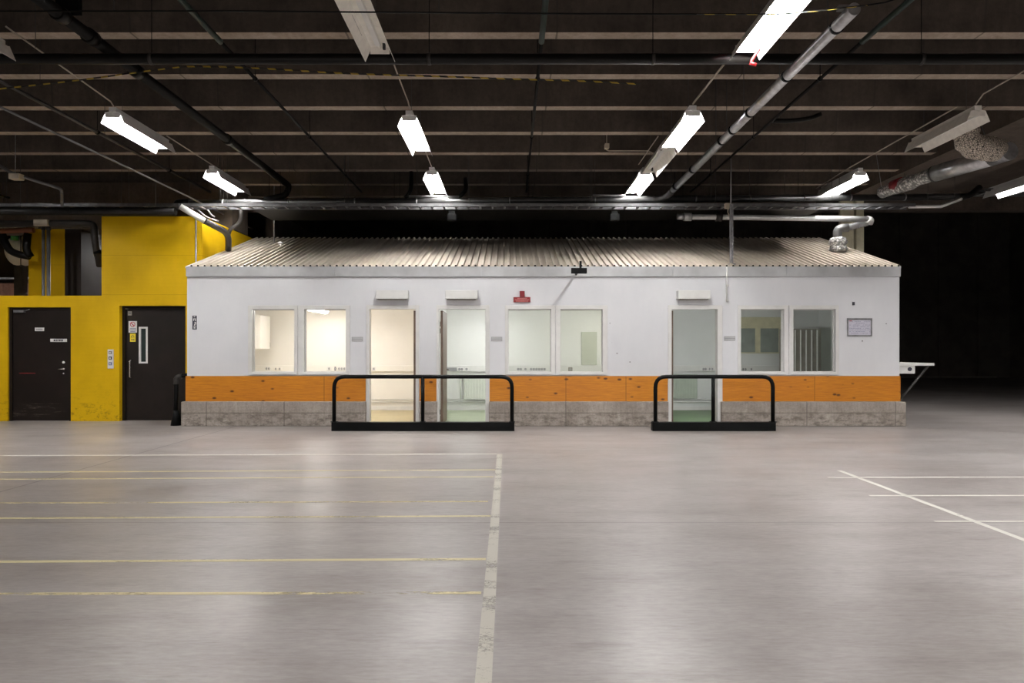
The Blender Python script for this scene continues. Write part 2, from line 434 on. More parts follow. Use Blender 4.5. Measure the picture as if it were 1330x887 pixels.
# yellow wall, front face at Y=13.5
YW = 13.5
dl = (PX(10, YW), PX(92, YW), 0, PZ(399, YW)); dr = (PX(155, YW), PX(241, YW), 0, PZ(397, YW))
xc = PX(132, YW); xe = -6.085
up0 = PZ(384, YW); topz = PZ(281, YW)
struct('wall_yellow', holed(XL, xe, 0, RB-.02, [dl, dr, (XL-1, xc, up0, 9), (XL-1, xe+1, topz, 9)], YW, YW+.28), 'yellow')
struct('wall_yellow_side', box(xe-.2, xe, YW+.28, 17.6, 0, topz), 'yellow')
struct('trim_3', box(XL, xe-.01, 15.0, 15.9, topz+.02, RB), 'beamc')
struct('wall_utility', box(XL, xe-.2, 21.0, 21.2, 0, 3.46), 'pink')
struct('wall_utility_upper', box(XL, xe-.2, 22.5, 22.7, 0, 5.0), 'dark')
struct('wall_utility_side', box(xe-.2, xe, 17.6, 22.7, 0, 5.0), 'dark')

# ------------------------------------------------------------------ dark doors in the yellow wall
def leaf_door(name, rect, y, sign_right, matn):
    x0, x1, z0, z1 = rect
    fr = struct(name, ring(x0, x1, 0, z1, x0+.055, x1-.055, -.001, z1-.045, y, y+.12), 'brown')
    return fr, (x0+.057, x1-.057, .006, z1-.047)
# left door
fr, (x0, x1, z0, z1) = leaf_door('door_1', dl, YW+.04, True, 'brown2')
lf = obj('door_leaf', box(x0, x1, YW+.07, YW+.115, z0, z1), 'brown2', fr, bevel=.003)
Yd = YW+.07
obj('door_handle', join(T([P(82.5, 479, Yd+.005), P(82.5, 479, Yd-.05)], .018, 10), T([P(82.5, 479, Yd-.05), P(75.5, 479.5, Yd-.05)], .010, 8)), 'chrome', fr)
obj('lock_cylinder', T([P(82.5, 470.5, Yd+.005), P(82.5, 470.5, Yd-.02)], .025, 14), 'chrome', fr)
obj('keyhole', T([P(82.5, 485, Yd+.005), P(82.5, 485, Yd-.012)], .013, 10), 'galvd', fr)
obj('door_closer', join(box(PX(20, Yd), PX(33, Yd), Yd-.06, Yd, PZ(406, Yd), PZ(403, Yd)), T([P(31, 404, Yd-.05), P(38, 402, Yd-.12)], .008, 6)), 'galvd', fr)
obj('hinge', T([(x0-.01, Yd-.01, 1.72), (x0-.01, Yd-.01, 1.86)], .012, 8), 'black', fr)
obj('hinge', T([(x0-.01, Yd-.01, .22), (x0-.01, Yd-.01, .36)], .012, 8), 'black', fr)
def plate(name, px0, px1, py0, py1, Y, mt, parent=None, t=.006, bevel=.001):
    return obj(name, box(PX(px0, Y), PX(px1, Y), Y-t, Y+.0005, PZ(py1, Y), PZ(py0, Y)), mt, parent, bevel=bevel)
s = plate('door_sign', 45.5, 57.5, 425.5, 430, Yd, 'signw'); tag(s, 'small white name plate in the upper middle of the left brown door', 'sign')
bm = BM()
for k in range(5): bx(bm, PX(47.5+k*1.7, Yd), PX(48.7+k*1.7, Yd), Yd-.0075, Yd-.005, PZ(428.9, Yd), PZ(426.8, Yd))
obj('lettering', bm, 'greyp', s)
s = plate('door_sign', 65.5, 87, 440, 444, Yd, 'signw'); tag(s, 'longer white name strip above the handle of the left brown door', 'sign')
bm = BM()
for k, w in enumerate((1.6, .8, 1.2, .8, 1.4, 1.0, 1.3, .9)): bx(bm, PX(70+k*1.6, Yd), PX(70+k*1.6+w, Yd), Yd-.0075, Yd-.005, PZ(443.2, Yd), PZ(440.9, Yd))
obj('lettering', bm, 'ink', s)
s = plate('red_scrape', 25, 46, 484.2, 485.2, Yd, 'redsign', fr, .002, 0)
# right door
fr, (x0, x1, z0, z1) = leaf_door('door_2', dr, YW+.10, True, 'brown')
Yd = YW+.14
wx0, wx1, wz0, wz1 = PX(180.5, Yd), PX(192, Yd), PZ(472, Yd), PZ(424.5, Yd)
obj('door_leaf', holed(x0, x1, z0, z1, [(wx0+.03, wx1-.03, wz0+.03, wz1-.03)], Yd, Yd+.045), 'brown', fr, bevel=.002)
gf = obj('window_frame', ring(wx0, wx1, wz0, wz1, wx0+.034, wx1-.034, wz0+.034, wz1-.034, Yd-.012, Yd+.05), 'signw', fr, bevel=.002)
obj('window_pane', box(wx0+.02, wx1-.02, Yd+.02, Yd+.026, wz0+.02, wz1-.02), 'dglass', gf)
obj('pull_handle', T([P(172, 467.5, Yd+.005), P(168.5, 468, Yd-.06), P(168.5, 490, Yd-.06), P(172, 490.5, Yd+.005)], .013, 10, bend=.03), 'chrome', fr)
obj('frame_contact', box(PX(160, Yd), PX(166.5, Yd), Yd-.03, Yd, PZ(402, Yd), PZ(399.8, Yd)), 'grey', fr)
s = plate('door_sticker', 166.3, 171.3, 404.3, 409.7, Yd, 'grey'); tag(s, 'tiny square grey sticker near the top corner of the right brown door', 'sticker')
bm = BM(); bx(bm, PX(167.2, Yd), PX(170.4, Yd), Yd-.0075, Yd-.005, PZ(407.3, Yd), PZ(406.3, Yd)); obj('symbol', bm, 'ink', s)
s = plate('prohibition_sign', 167.2, 178, 417, 432, Yd, 'signw'); tag(s, 'white sign with red prohibition circle on the right brown door', 'sign')
c = P(172.5, 421.3, Yd)
bm = BM(); n = 28; R1, R2 = .052, .039; vs = []
for k in range(n):
    a = 2*math.pi*k/n; vs.append([bm.verts.new((c.x+R1*math.cos(a), Yd-.008, c.z+R1*math.sin(a))), bm.verts.new((c.x+R2*math.cos(a), Yd-.008, c.z+R2*math.sin(a)))])
for k in range(n): bm.faces.new((vs[k][0], vs[(k+1) % n][0], vs[(k+1) % n][1], vs[k][1]))
d = .033
q = [(c.x-d-.006, c.z+d-.006), (c.x-d+.006, c.z+d+.006), (c.x+d+.006, c.z-d+.006), (c.x+d-.006, c.z-d-.006)]
bm.faces.new([bm.verts.new((u, Yd-.0085, v)) for u, v in q])
obj('prohibition_symbol', bm, 'redink', s, solid=.001)
bm = BM()
for r_, (a0, a1) in enumerate(((169, 176.5), (168.3, 177), (169.4, 176))):
    t0 = a0; 
    while t0 < a1: bx(bm, PX(t0, Yd), PX(t0+.75, Yd), Yd-.0075, Yd-.005, PZ(427.2+r_*1.9, Yd), PZ(426.1+r_*1.9, Yd)); t0 += 1.0
obj('lettering', bm, 'blueink', s)
s = plate('warning_sign', 169, 176.2, 433.3, 443.8, Yd, 'signy'); tag(s, 'small yellow warning sign below the prohibition sign on the brown door', 'sign')
c = P(172.6, 436.8, Yd)
bm = T([c+Vector((-.03, -.008, -.018)), c+Vector((.03, -.008, -.018)), c+Vector((.022, -.008, .004)), c+Vector((0, -.008, .026)), c+Vector((-.022, -.008, .004)), c+Vector((-.03, -.008, -.018))], .004, 5)
obj('symbol', bm, 'ink', s)
bm = BM(); bx(bm, PX(170.6, Yd), PX(171.8, Yd), Yd-.0075, Yd-.005, PZ(441.8, Yd), PZ(440.6, Yd)); bx(bm, PX(172.4, Yd), PX(174.8, Yd), Yd-.0075, Yd-.005, PZ(441.8, Yd), PZ(440.6, Yd))
obj('lettering', bm, 'ink', s)
# switch panel between the doors
s = thing('switch_panel', 'tall white panel with three switches on the yellow wall between the doors', 'switch', (PX(144, YW), YW, PZ(478.5, YW)))
obj('panel_plate', box(PX(140.5, YW), PX(147.8, YW), YW-.022, YW, PZ(478.5, YW), PZ(453.8, YW)), 'signw', s, bevel=.003)
for k, (yy, mt) in enumerate(((458, 'grey'), (465, 'darkp'), (472.3, 'blueink'))):
    b_ = obj('switch', box(PX(142.2, YW), PX(146.2, YW), YW-.032, YW-.02, PZ(yy+2, YW), PZ(yy-2, YW)), mt, s, bevel=.003)
    obj('rocker', box(PX(143.4, YW), PX(145, YW), YW-.037, YW-.03, PZ(yy+1, YW), PZ(yy-.8, YW)), 'signw', b_)

# ------------------------------------------------------------------ the office building
YP, YFc, YR = 12.6, 12.72, 15.9
bx0, bx1 = PX(243, YFc), PX(1168, YFc)
ZE = PZ(347, YFc); ZR = 3.97; SL = (ZR-ZE)/(YR-YFc)
off = thing('office_building', 'white site office with corrugated roof and orange plywood skirt in the hall', 'building', ((bx0+bx1)/2, YFc, 0))
doors = [(476, 544.5, 480.3, 540.0), (567, 635.8, 570.6, 630.4), (867.5, 938, 872.0, 931.6)]
wins = [(322.5, 386.8, 327.8, 382.3), (387.2, 454.7, 395.4, 449.3), (656, 721.3, 660, 715.5), (721.7, 789, 727.6, 782.4), (958, 1023.8, 962, 1018), (1024.2, 1089, 1030, 1084.8)]
WT, WB = 401.7, 482.9
holes = []
for o0, o1, i0, i1 in doors: holes.append((PX(i0-1.5, YFc), PX(i1+1.5, YFc), -1, PZ(400.5, YFc)))
for o0, o1, i0, i1 in wins: holes.append((PX(i0-1.5, YFc), PX(i1+1.5, YFc), PZ(WB+1.5, YFc), PZ(WT-1.5, YFc)))
obj('front_wall', holed(bx0, bx1, 0, ZE-.005, holes, YFc, YFc+.13), 'white', off)
# side and rear walls (gable shaped)
for xs0, xs1 in ((bx0, bx0+.06), (bx1-.06, bx1)):
    bm = prism(BM(), [(YFc+.13, 0), (YR+.1, 0), (YR+.1, ZR-.01), (YFc+.13, ZE+SL*.13-.01)], 'x', xs0, xs1)
    obj('side_wall', bm, 'white', off)
obj('rear_wall', box(bx0+.06, bx1-.06, YR+.04, YR+.1, 0, ZR-.02), 'white', off)
# corrugated roof
nw = 108; w = (bx1-bx0+.02)/nw; bm = BM(); top = []; pr = []
for k in range(nw):
    u = bx0-.01+k*w
    pr += [(u, 0), (u+.56*w, 0), (u+.62*w, .038), (u+.90*w, .038)]
pr.append((bx1+.01, 0))
y0r, y1r = YFc-.015, YR+.12
A = [bm.verts.new((u, y0r, ZE+.008+v+SL*(y0r-YFc))) for u, v in pr]; B = [bm.verts.new((u, y1r, ZE+.008+v+SL*(y1r-YFc))) for u, v in pr]
for i in range(len(pr)-1): bm.faces.new((A[i], A[i+1], B[i+1], B[i]))
rf = obj('corrugated_roof', bm, 'roof', off, solid=.003)
fp = [(u, ZE+.0085+max(v-.004, 0)) for u, v in pr]
obj('eave_hollow_shade', prism(BM(), fp+[(pr[-1][0], ZE-.004), (pr[0][0], ZE-.004)], 'y', y0r+.012, y0r+.03), 'black', off)  # black strip stands for the shade inside the hollow roof ridges
bm = prism(BM(), [(YR+.1, ZR+.03), (YR+.1, ZR+.01), (18.0, ZR-.62), (18.0, ZR-.6)], 'x', bx0, bx1)
obj('roof_edge_trim', prism(BM(), [(y0r, ZE-.02), (y0r, ZE+.012), (y1r, ZR+.04), (y1r, ZR+.0)], 'x', bx0-.025, bx0-.008), 'trimw', off)
obj('roof_edge_trim', prism(BM(), [(y0r, ZE-.02), (y0r, ZE+.012), (y1r, ZR+.04), (y1r, ZR+.0)], 'x', bx1+.008, bx1+.025), 'trimw', off)
bm.free()
for a, b_ in ((243, 435), (435.3, 625), (625.3, 873), (873.3, 1020), (1020.3, 1168.3)):
    obj('fascia_board', box(PX(a, YFc), PX(b_, YFc), YFc-.045, YFc+.0, PZ(359.3, YFc), ZE+.008), 'fascia', off, bevel=.002)
# plinth and plywood skirt
for a, b_ in ((235, 474.5), (544.8, 567.2), (635, 868.5), (938, 1177)):
    A_, B_ = PX(a, YP), PX(b_, YP)
    bm = box(A_, B_, YP, YFc, 0, .452)
    if a == 235: join(bm, box(A_, bx0, YFc, 13.45, 0, .452))
    if b_ == 1177: join(bm, box(bx1, B_, YFc, YR+.1, 0, .452))
    obj('concrete_plinth', bm, 'plinth', off, bevel=.012)
for a, b_ in ((241, 474.8), (544.8, 567.0), (636, 867.3), (938.2, 1169.6)):
    A_, B_ = PX(a, YFc-.02), PX(b_, YFc-.02)
    obj('plywood_skirt', box(A_, B_, YFc-.022, YFc, .453, PZ(488.3, YFc)), 'ply', off, bevel=.002)
obj('sill_strip', box(bx0, bx1, YFc-.006, YFc, PZ(488.3, YFc), PZ(486.8, YFc)), 'trimw', off) if False else None
# windows
for k, (o0, o1, i0, i1) in enumerate(wins):
    X = lambda v: PX(v, YFc)
    fr = obj('window_frame', ring(X(o0), X(o1), PZ(487.2, YFc), PZ(396.6, YFc), X(i0), X(i1), PZ(WB, YFc), PZ(WT, YFc), YFc-.022, YFc+.062), 'trimw', off, bevel=.004)
    obj('sash', ring(X(i0-.9), X(i1+.9), PZ(WB+.9, YFc), PZ(WT-.9, YFc), X(i0+.7), X(i1-.7), PZ(WB-.6, YFc), PZ(WT+.9, YFc), YFc+.063, YFc+.105), 'trimw', fr, bevel=.002)
    obj('window_pane', box(X(i0), X(i1), YFc+.08, YFc+.085, PZ(WB, YFc), PZ(WT, YFc)), 'glass', fr)
    obj('window_sill', box(X(i0-2), X(i1+2), YFc-.045, YFc-.022, PZ(486.3, YFc), PZ(484.6, YFc)), 'trimw', fr, bevel=.003)
# door frames and leaves
for k, (o0, o1, i0, i1) in enumerate(doors):
    X = lambda v: PX(v, YFc)
    fr = obj('door_frame', holed(X(o0), X(o1), .0, PZ(396.4, YFc), [(X(i0), X(i1), -1, PZ(401.4, YFc))], YFc-.024, YFc+.132), 'trimw', off, bevel=.004)
    if k == 0: la, lb = X(i1)-.055, X(i1)-.012
    else: la, lb = X(i0)+.012, X(i0)+.058
    lf = obj('door_leaf', box(la, lb, YFc+.10, YFc+.94, .012, PZ(403, YFc)), ['wood'], off, bevel=.002)
    for zz in (1.85, 1.72, .2):
        obj('hinge', T([((la+lb)/2+(.03 if k == 0 else -.03), YFc+.09, zz), ((la+lb)/2+(.03 if k == 0 else -.03), YFc+.09, zz+.09)], .009, 8), 'chrome', lf)
    sd = -1 if k == 0 else 1
    xs_ = la if k == 0 else lb
    obj('door_handle', T([(xs_, YFc+.86, 1.02), (xs_+sd*.05, YFc+.86, 1.02), (xs_+sd*.05, YFc+.74, 1.02)], .010, 8, bend=.02), 'chrome', lf)
    obj('threshold', box(X(i0), X(i1), YFc-.02, YFc+.12, 0, .012), 'galvd', fr)
# rooms
rooms = [(bx0+.062, -1.585, 'r1', 'f1'), (-1.475, 2.40, 'r2', 'f2'), (2.51, bx1-.062, 'r3', 'f3')]
for a, b_, wm, fm in rooms:
    CZ = 2.42; ya = YFc+.132
    bm = BM()
    prof = [(a, ya), (a, YR), (b_, YR), (b_, ya), (b_+.05, ya), (b_+.05, YR+.03), (a-.05, YR+.03), (a-.05, ya)]
    A = [bm.verts.new((u, v, 0)) for u, v in prof]; B = [bm.verts.new((u, v, CZ)) for u, v in prof]
    for i in range(8): bm.faces.new((A[i], A[(i+1) % 8], B[(i+1) % 8], B[i]))
    bm.faces.new(A); 
    obj('interior_wall', bm, wm, off)
    obj('interior_ceiling', box(a-.045, b_+.045, ya, YR+.03, CZ, CZ+.04), wm, off)
    obj('interior_floor', box(a+.002, b_-.002, YFc+.02, YR-.002, .002, .010), fm, off)
    obj('skirting_board', box(a+.01, b_-.01, YR-.018, YR-.001, .0105, .10), 'trimw', off)
    obj('cable_trunking', box(a+.02, b_-.02, YR-.055, YR-.001, PZ(482.4, YR), PZ(474.6, YR)), 'trimw' if wm != 'r1' else 'r1', off, bevel=.004)
    obj('heating_pipe', T([(a+.02, YR-.04, .20), (b_-.02, YR-.04, .20)], .011, 8), 'trimw', off)
    obj('heating_pipe', T([(a+.02, YR-.04, .26), (b_-.02, YR-.04, .26)], .011, 8), 'trimw', off)
# cream frame and grey panes built to mimic reflections in the fifth window
Yi = YR-.002
obj('reflected_window_frame', holed(PX(962, Yi)-.3, PX(1019, Yi), PZ(459, Yi), PZ(412, Yi), [(PX(945, Yi), PX(980.5, Yi), PZ(457.5, Yi), PZ(426.5, Yi)), (PX(987, Yi), PX(1011, Yi), PZ(457.5, Yi), PZ(426.5, Yi))], Yi-.04, Yi), 'cream', off, bevel=.004)
obj('reflected_window_pane', box(PX(961, Yi)-.25, PX(1017, Yi), Yi-.012, Yi-.006, PZ(458, Yi), PZ(426, Yi)), 'greyglass', off)
# sockets
def socket(x, y, w, h, mt, label, Y=YR-.055, holes_=2):
    s = thing('wall_socket', label, 'socket', (PX(x+w/2, Y), Y, PZ(y+h, Y)), 'sockets and switches on the wall trunking')
    obj('socket_plate', box(PX(x, Y), PX(x+w, Y), Y-.012, Y, PZ(y+h, Y), PZ(y, Y)), mt, s, bevel=.002)
    for k in range(holes_):
        cxp = x+w*(k+.5)/holes_
        obj('socket_face', T([P(cxp, y+h/2, Y-.010), P(cxp, y+h/2, Y-.015)], min(.03, w*.016/holes_), 10), 'greyp' if mt != 'darkp' else 'signw', s)
socket(345, 476.5, 6, 4.5, 'signw', 'double socket on the back wall under the white wall cabinet')
socket(356, 477, 10, 4.2, 'r1', 'wide socket plate right of the double socket under the wall cabinet')
socket(424.5, 476.3, 6.5, 5, 'signw', 'dark-faced socket seen low in the second window from the left', holes_=1)
socket(434.5, 476.3, 2, 5, 'ink', 'narrow dark switch seen low in the second window from the left', holes_=1)
socket(439, 476.5, 10, 4.8, 'signw', 'row of three sockets at the right of the second window from the left', holes_=3)
socket(483, 476.8, 5.5, 4.5, 'signw', 'single socket seen through the left open doorway', holes_=1)
socket(579.5, 477.2, 14, 4.5, 'greyp', 'long dark grey outlet strip seen through the middle open doorway', holes_=3)
socket(595, 477.4, 6.5, 4.2, 'signw', 'small white outlet beside the grey strip in the middle doorway', holes_=2)
socket(604, 477, 4, 4.8, 'signw', 'square white outlet at the right in the middle doorway', holes_=1)
socket(671.5, 477, 6.5, 4.8, 'signw', 'dark double outlet seen low in the third window from the left', holes_=2)
socket(680.5, 477, 4, 4.8, 'signw', 'blank square outlet seen low in the third window from the left', holes_=1)
socket(688, 477.2, 21, 4.5, 'signw', 'long row of six sockets in the third window from the left', holes_=6)
socket(738, 477, 5.5, 5, 'grey', 'single grey outlet seen low in the fourth window from the left', holes_=1)
socket(912.5, 476.8, 5, 5, 'signw', 'left outlet of the pair seen through the right open doorway', holes_=2)
socket(919.5, 476.8, 7, 5, 'signw', 'right outlet of the pair seen through the right open doorway', holes_=2)
socket(963.5, 477, 6, 5, 'signw', 'left outlet seen low in the fifth window from the left', holes_=2)
socket(973, 477, 5, 5, 'signw', 'right outlet seen low in the fifth window from the left', holes_=1)
# radiators
def radiator(xa_, xb_, z0, z1, Y, mt, label):
    r = thing('radiator', label, 'radiator', ((xa_+xb_)/2, Y, z0))
    n = int((xb_-xa_)/.035); w_ = (xb_-xa_)/n; prof = []
    for k in range(n):
        u = xa_+k*w_; prof += [(u, Y-.10), (u+.25*w_, Y-.085), (u+.75*w_, Y-.085), ]
    prof += [(xb_, Y-.10), (xb_, Y-.055), (xa_, Y-.055)]
    obj('radiator_panel', prism(BM(), prof, 'z', z0+.01, z1-.01), mt, r)
    obj('top_grille', box(xa_-.004, xb_+.004, Y-.105, Y-.035, z1-.01, z1+.006), mt, r, bevel=.003)
    obj('wall_bracket', box(xa_+.15, xa_+.19, Y-.06, Y-.001, z0+.1, z1-.1), mt, r)
    obj('supply_pipe', T([(xa_-.08, Y-.05, .26), (xa_-.08, Y-.05, z1-.08), (xa_-.005, Y-.07, z1-.08)], .012, 8, bend=.03), mt, r)
    obj('valve', T([(xa_-.11, Y-.07, z1-.08), (xa_-.02, Y-.07, z1-.08)], .022, 10), 'chrome', r)
    return r
radiator(PX(603, YR), -.05, .255, .84, YR-.0, 'rad', 'white ribbed radiator seen through the middle open doorway')
radiator(3.35, PX(904, YR), .275, .84, YR-.0, 'rad3', 'pale green-grey ribbed radiator seen through the right open doorway')
# wall cabinet of the left room
cab = thing('wall_cabinet', 'white wall cabinet hanging inside the leftmost office window', 'cabinet', (-5.68, 15.2, 1.43))
obj('cabinet_body', box(bx0+.063, -5.46, 14.9, 15.52, 1.43, 2.17), 'r1', cab, bevel=.003)
dd = obj('cabinet_door', box(-5.459, -5.44, 14.905, 15.515, 1.435, 2.165), 'r1', cab, bevel=.002)
obj('door_handle', T([(-5.44, 15.44, 1.48), (-5.415, 15.44, 1.49), (-5.415, 15.44, 1.56), (-5.44, 15.44, 1.57)], .005, 6), 'chrome', dd)
g = tag(obj('reflection_panel', box(PX(755, YR), PX(775, YR), YR-.03, YR-.002, PZ(474, YR), PZ(431, YR)), 'grey', bevel=.003), 'pale grey panel mimicking a reflection in the fourth window from left', 'panel')  # flat panel stands in for a reflection in the glass
g.data.materials[0] = simple('sage_grey_panel', (.50, .52, .45), .5, var=.04)
# grey slatted block built to mimic reflections in the rightmost window
lk = thing('reflection_slats', 'grey slatted block mimicking reflections behind the rightmost office window', 'cabinet', (PX(1047, 14.6), 14.6, .011))
xa_, xb_ = PX(1024, 14.6), PX(1067, 14.6)
obj('cabinet_body', box(xa_, xb_, 14.62, 15.1, .011, PZ(427, 14.6)), 'grey', lk, bevel=.004)
xx = xa_+.02
while xx < xb_-.02:
    obj('slat', box(xx, xx+.018, 14.59, 14.62, .05, PZ(428.5, 14.6)), 'whitep', lk); xx += .118
# room luminaires
M['room2warm'] = emit('warm_fill_diffuser', (1.0, .97, .86), 30)
def room_lamp(x, y0_, y1_, z, mt, label, w_=.16):
    r = thing('ceiling_light', label, 'lamp', (x, (y0_+y1_)/2, z), 'lit ceiling lights in the office rooms')
    obj('lamp_body', box(x-w_/2, x+w_/2, y0_, y1_, z+.05, z+.08), 'lampw', r, bevel=.004)
    prof = [(x-w_/2, z+.05), (x-w_/2+.02, z+.015), (x, z), (x+w_/2-.02, z+.015), (x+w_/2, z+.05)]
    obj('diffuser', prism(BM(), prof, 'y', y0_+.01, y1_-.01), mt, r)
    for yy in (y0_+.2, y1_-.2): obj('hanger', T([(x, yy, z+.08), (x, yy, 2.42)], .006, 6), 'lampw', r)
    return r
room_lamp(-4.15, 14.0, 15.35, 2.22, 'room1lamp', 'lit ceiling light seen through the second window from the left')
room_lamp(-2.9, 12.98, 14.1, 2.335, 'room1lamp', 'added unseen fill light above the left doorway inside the cream room')  # unseen lamp added to even out the light in the cream room
room_lamp(-5.0, 12.98, 13.9, 2.335, 'room1lamp', 'added unseen fill light above the leftmost window inside the cream room')  # another unseen fill lamp added for the cream room
room_lamp(-.38, 13.7, 15.2, 2.26, 'room2lamp', 'lit ceiling light of the middle office room above the radiator')
t = thing('hidden_fill_light', 'small added fill light hidden between right doorway and fifth window', 'lamp', (4.06, YFc+.14, 1.75))  # added fill lamp, brightens the back wall of the right-hand room
obj('fill_shade', box(3.96, 4.16, YFc+.135, YFc+.30, 1.80, 1.83), 'darkp', t, bevel=.003)
obj('fill_bulb', box(3.98, 4.14, YFc+.17, YFc+.23, 1.70, 1.79), 'room3fill', t, bevel=.01)
obj('wall_plate', box(4.0, 4.12, YFc+.133, YFc+.17, 1.68, 1.80), 'darkp', t)
room_lamp(2.22, 13.9, 15.3, 2.22, 'room2warm', 'added fill light hidden at the right wall of the middle office room', w_=.12)  # unseen warm fill added to brighten the fourth window
# boxes above the doors
for px0, lab in ((487.3, 'left doorway, nearest the yellow wall'), (577.6, 'middle doorway, left of the red sign'), (880.3, 'right doorway, under the silver duct')):
    t = thing('overdoor_box', 'long white box mounted above the ' + lab, 'box', (PX(px0+21.5, YFc), YFc, PZ(388.5, YFc)), 'white boxes above the office doors')
    obj('box_housing', box(PX(px0+.8, YFc-.16), PX(px0+42.5, YFc-.16), YFc-.16, YFc-.001, PZ(388, YFc-.16), PZ(377, YFc-.16)), 'whitep', t, bevel=.004)
    obj('underside_slot', box(PX(px0+3, YFc-.13), PX(px0+40, YFc-.13), YFc-.14, YFc-.02, PZ(389.2, YFc-.13), PZ(387.9, YFc-.16)), 'grey', t)
    obj('mounting_plate', box(PX(px0+1, YFc), PX(px0+42, YFc), YFc-.012, YFc-.0005, PZ(396.5, YFc), PZ(387, YFc)), 'white', t) 
# small grey plates beside the doors
for px0, y0_, lab in ((457, 437.6, 'between the second window and the left doorway'), (638, 437.5, 'right of the middle doorway'), (940.5, 436.8, 'right of the right doorway')):
    t = thing('name_plate', 'small ribbed grey plate '+lab, 'plate', (PX(px0+7, YFc), YFc, PZ(y0_+5.5, YFc)), 'grey plates beside the office doors')
    obj('plate_back', box(PX(px0, YFc), PX(px0+14.3, YFc), YFc-.008, YFc-.0005, PZ(y0_+5.6, YFc), PZ(y0_, YFc)), 'greyp', t, bevel=.002)
    for k in range(2): obj('strip', box(PX(px0+.5, YFc), PX(px0+13.8, YFc), YFc-.013, YFc-.007, PZ(y0_+2.4+k*2.6, YFc), PZ(y0_+.6+k*2.6, YFc)), 'fascia', t)
# red sign
t = thing('fire_alarm_sign', 'small dark red sign with pale lettering above the third window', 'sign', (PX(678, YFc), YFc, PZ(392.6, YFc)))
obj('sign_plate', box(PX(666.9, YFc), PX(688.8, YFc), YFc-.03, YFc-.0005, PZ(392.6, YFc), PZ(386, YFc)), 'redsign', t, bevel=.003)
obj('alarm_box', box(PX(675, YFc), PX(681.3, YFc), YFc-.05, YFc-.0005, PZ(386, YFc), PZ(378.2, YFc)), 'redsign', t, bevel=.004)
bm = BM()
for row, (a, b_) in enumerate(((672, 684), (669, 687), (670, 686))):
    u = a
    while u < b_: bx(bm, PX(u, YFc), PX(u+.85, YFc), YFc-.0315, YFc-.029, PZ(388.3+row*1.7, YFc), PZ(387.2+row*1.7, YFc)); u += 1.15
obj('lettering', bm, 'pinkink', t)
# black label left
t = thing('cable_label', 'narrow upright black label with white marks at the left wall end', 'label', (PX(252.7, YFc), YFc, PZ(428, YFc)))
obj('label_plate', box(PX(249.9, YFc), PX(255.7, YFc), YFc-.006, YFc-.0005, PZ(428, YFc), PZ(410, YFc)), 'ink', t, bevel=.002)
bm = BM()
for (u0, u1, v0, v1) in ((251.9, 253.6, 410.8, 412), (251.2, 254.6, 413.6, 414.6), (251.2, 252.2, 414.6, 416.6), (253.6, 254.6, 414.6, 417), (252.8, 254.8, 418, 419), (253.8, 254.9, 419, 421.5), (252.4, 253.6, 420.5, 423), (251.4, 254.7, 423.4, 424.2), (251.8, 254, 425, 426.7)):
    bx(bm, PX(u0, YFc), PX(u1, YFc), YFc-.0075, YFc-.0055, PZ(v1, YFc), PZ(v0, YFc))
obj('lettering', bm, 'signw', t)
# notice board
t = thing('notice_board', 'framed notice sheet on the white wall right of the last window', 'notice', (PX(1116, YFc), YFc, PZ(436.6, YFc)))
obj('board_back', box(PX(1100.4, YFc), PX(1131.3, YFc), YFc-.012, YFc-.0005, PZ(436.2, YFc), PZ(413.6, YFc)), 'greyp', t)
obj('board_frame', ring(PX(1099.8, YFc), PX(1132, YFc), PZ(436.7, YFc), PZ(413.2, YFc), PX(1101.3, YFc), PX(1130.5, YFc), PZ(435.2, YFc), PZ(415.5, YFc), YFc-.028, YFc-.0005), 'galvd', t, bevel=.002)
pp = obj('paper_sheet', box(PX(1101.5, YFc), PX(1130.3, YFc), YFc-.016, YFc-.0125, PZ(435, YFc), PZ(415.7, YFc)), 'paper', t)
bm = BM(); rnd = random.Random(3)
for row in range(8):
    u = 1102.8
    while u < 1129:
        w_ = rnd.uniform(.6, 2.2)
        if rnd.random() < .62: bx(bm, PX(u, YFc), PX(min(u+w_, 1129.3), YFc), YFc-.0175, YFc-.0155, PZ(417.6+row*2.15+.45, YFc), PZ(417.6+row*2.15, YFc))
        u += w_+.5
obj('lettering', bm, 'blueink', pp)
obj('red_heading', box(PX(1102.6, YFc), PX(1106, YFc), YFc-.0178, YFc-.0155, PZ(417.2, YFc), PZ(416.4, YFc)), 'redink', pp)
# white conduit on the fascia with beige box
t = thing('wall_conduit', 'thin white conduit running down the wall right of the right doorway', 'pipe', (PX(944, YFc), YFc, PZ(392, YFc)))
obj('conduit_pipe', T([P(944, 392, YFc-.055), P(944, 346.5, YFc-.055)], .013, 8), 'whitep', t)
obj('clip', box(PX(942.6, YFc), PX(945.6, YFc), YFc-.07, YFc, PZ(372, YFc), PZ(370, YFc)), 'whitep', t)
obj('clip', box(PX(942.6, YFc), PX(945.6, YFc), YFc-.07, YFc, PZ(391, YFc), PZ(389, YFc)), 'whitep', t)
# black projector-like lamp in front of the fascia
t = thing('black_bracket_lamp', 'black bar lamp on a short stem in front of the eave', 'lamp', P(752.5, 351, 12.0))
obj('lamp_bar', box(PX(741.8, 12.0), PX(762.3, 12.0), 11.98, 12.03, PZ(355.2, 12.0), PZ(348, 12.0)), 'black', t, bevel=.006)
obj('stem', box(PX(752.6, 12.0), PX(755.4, 12.0), 11.99, 12.02, PZ(348, 12.0), PZ(339, 12.0)), 'black', t)
obj('arm', T([P(753, 350.5, 12.0), (PX(753, 12.0), YFc-.04, PZ(350.5, 12.0))], .028, 4), 'black', t)
# small clip-on hook, right panel
tag(plate('wall_hook', 1107, 1109.3, 392.3, 396.5, YFc, 'ink', t=.03), 'tiny dark hook on the white wall above the notice sheet', 'hook')

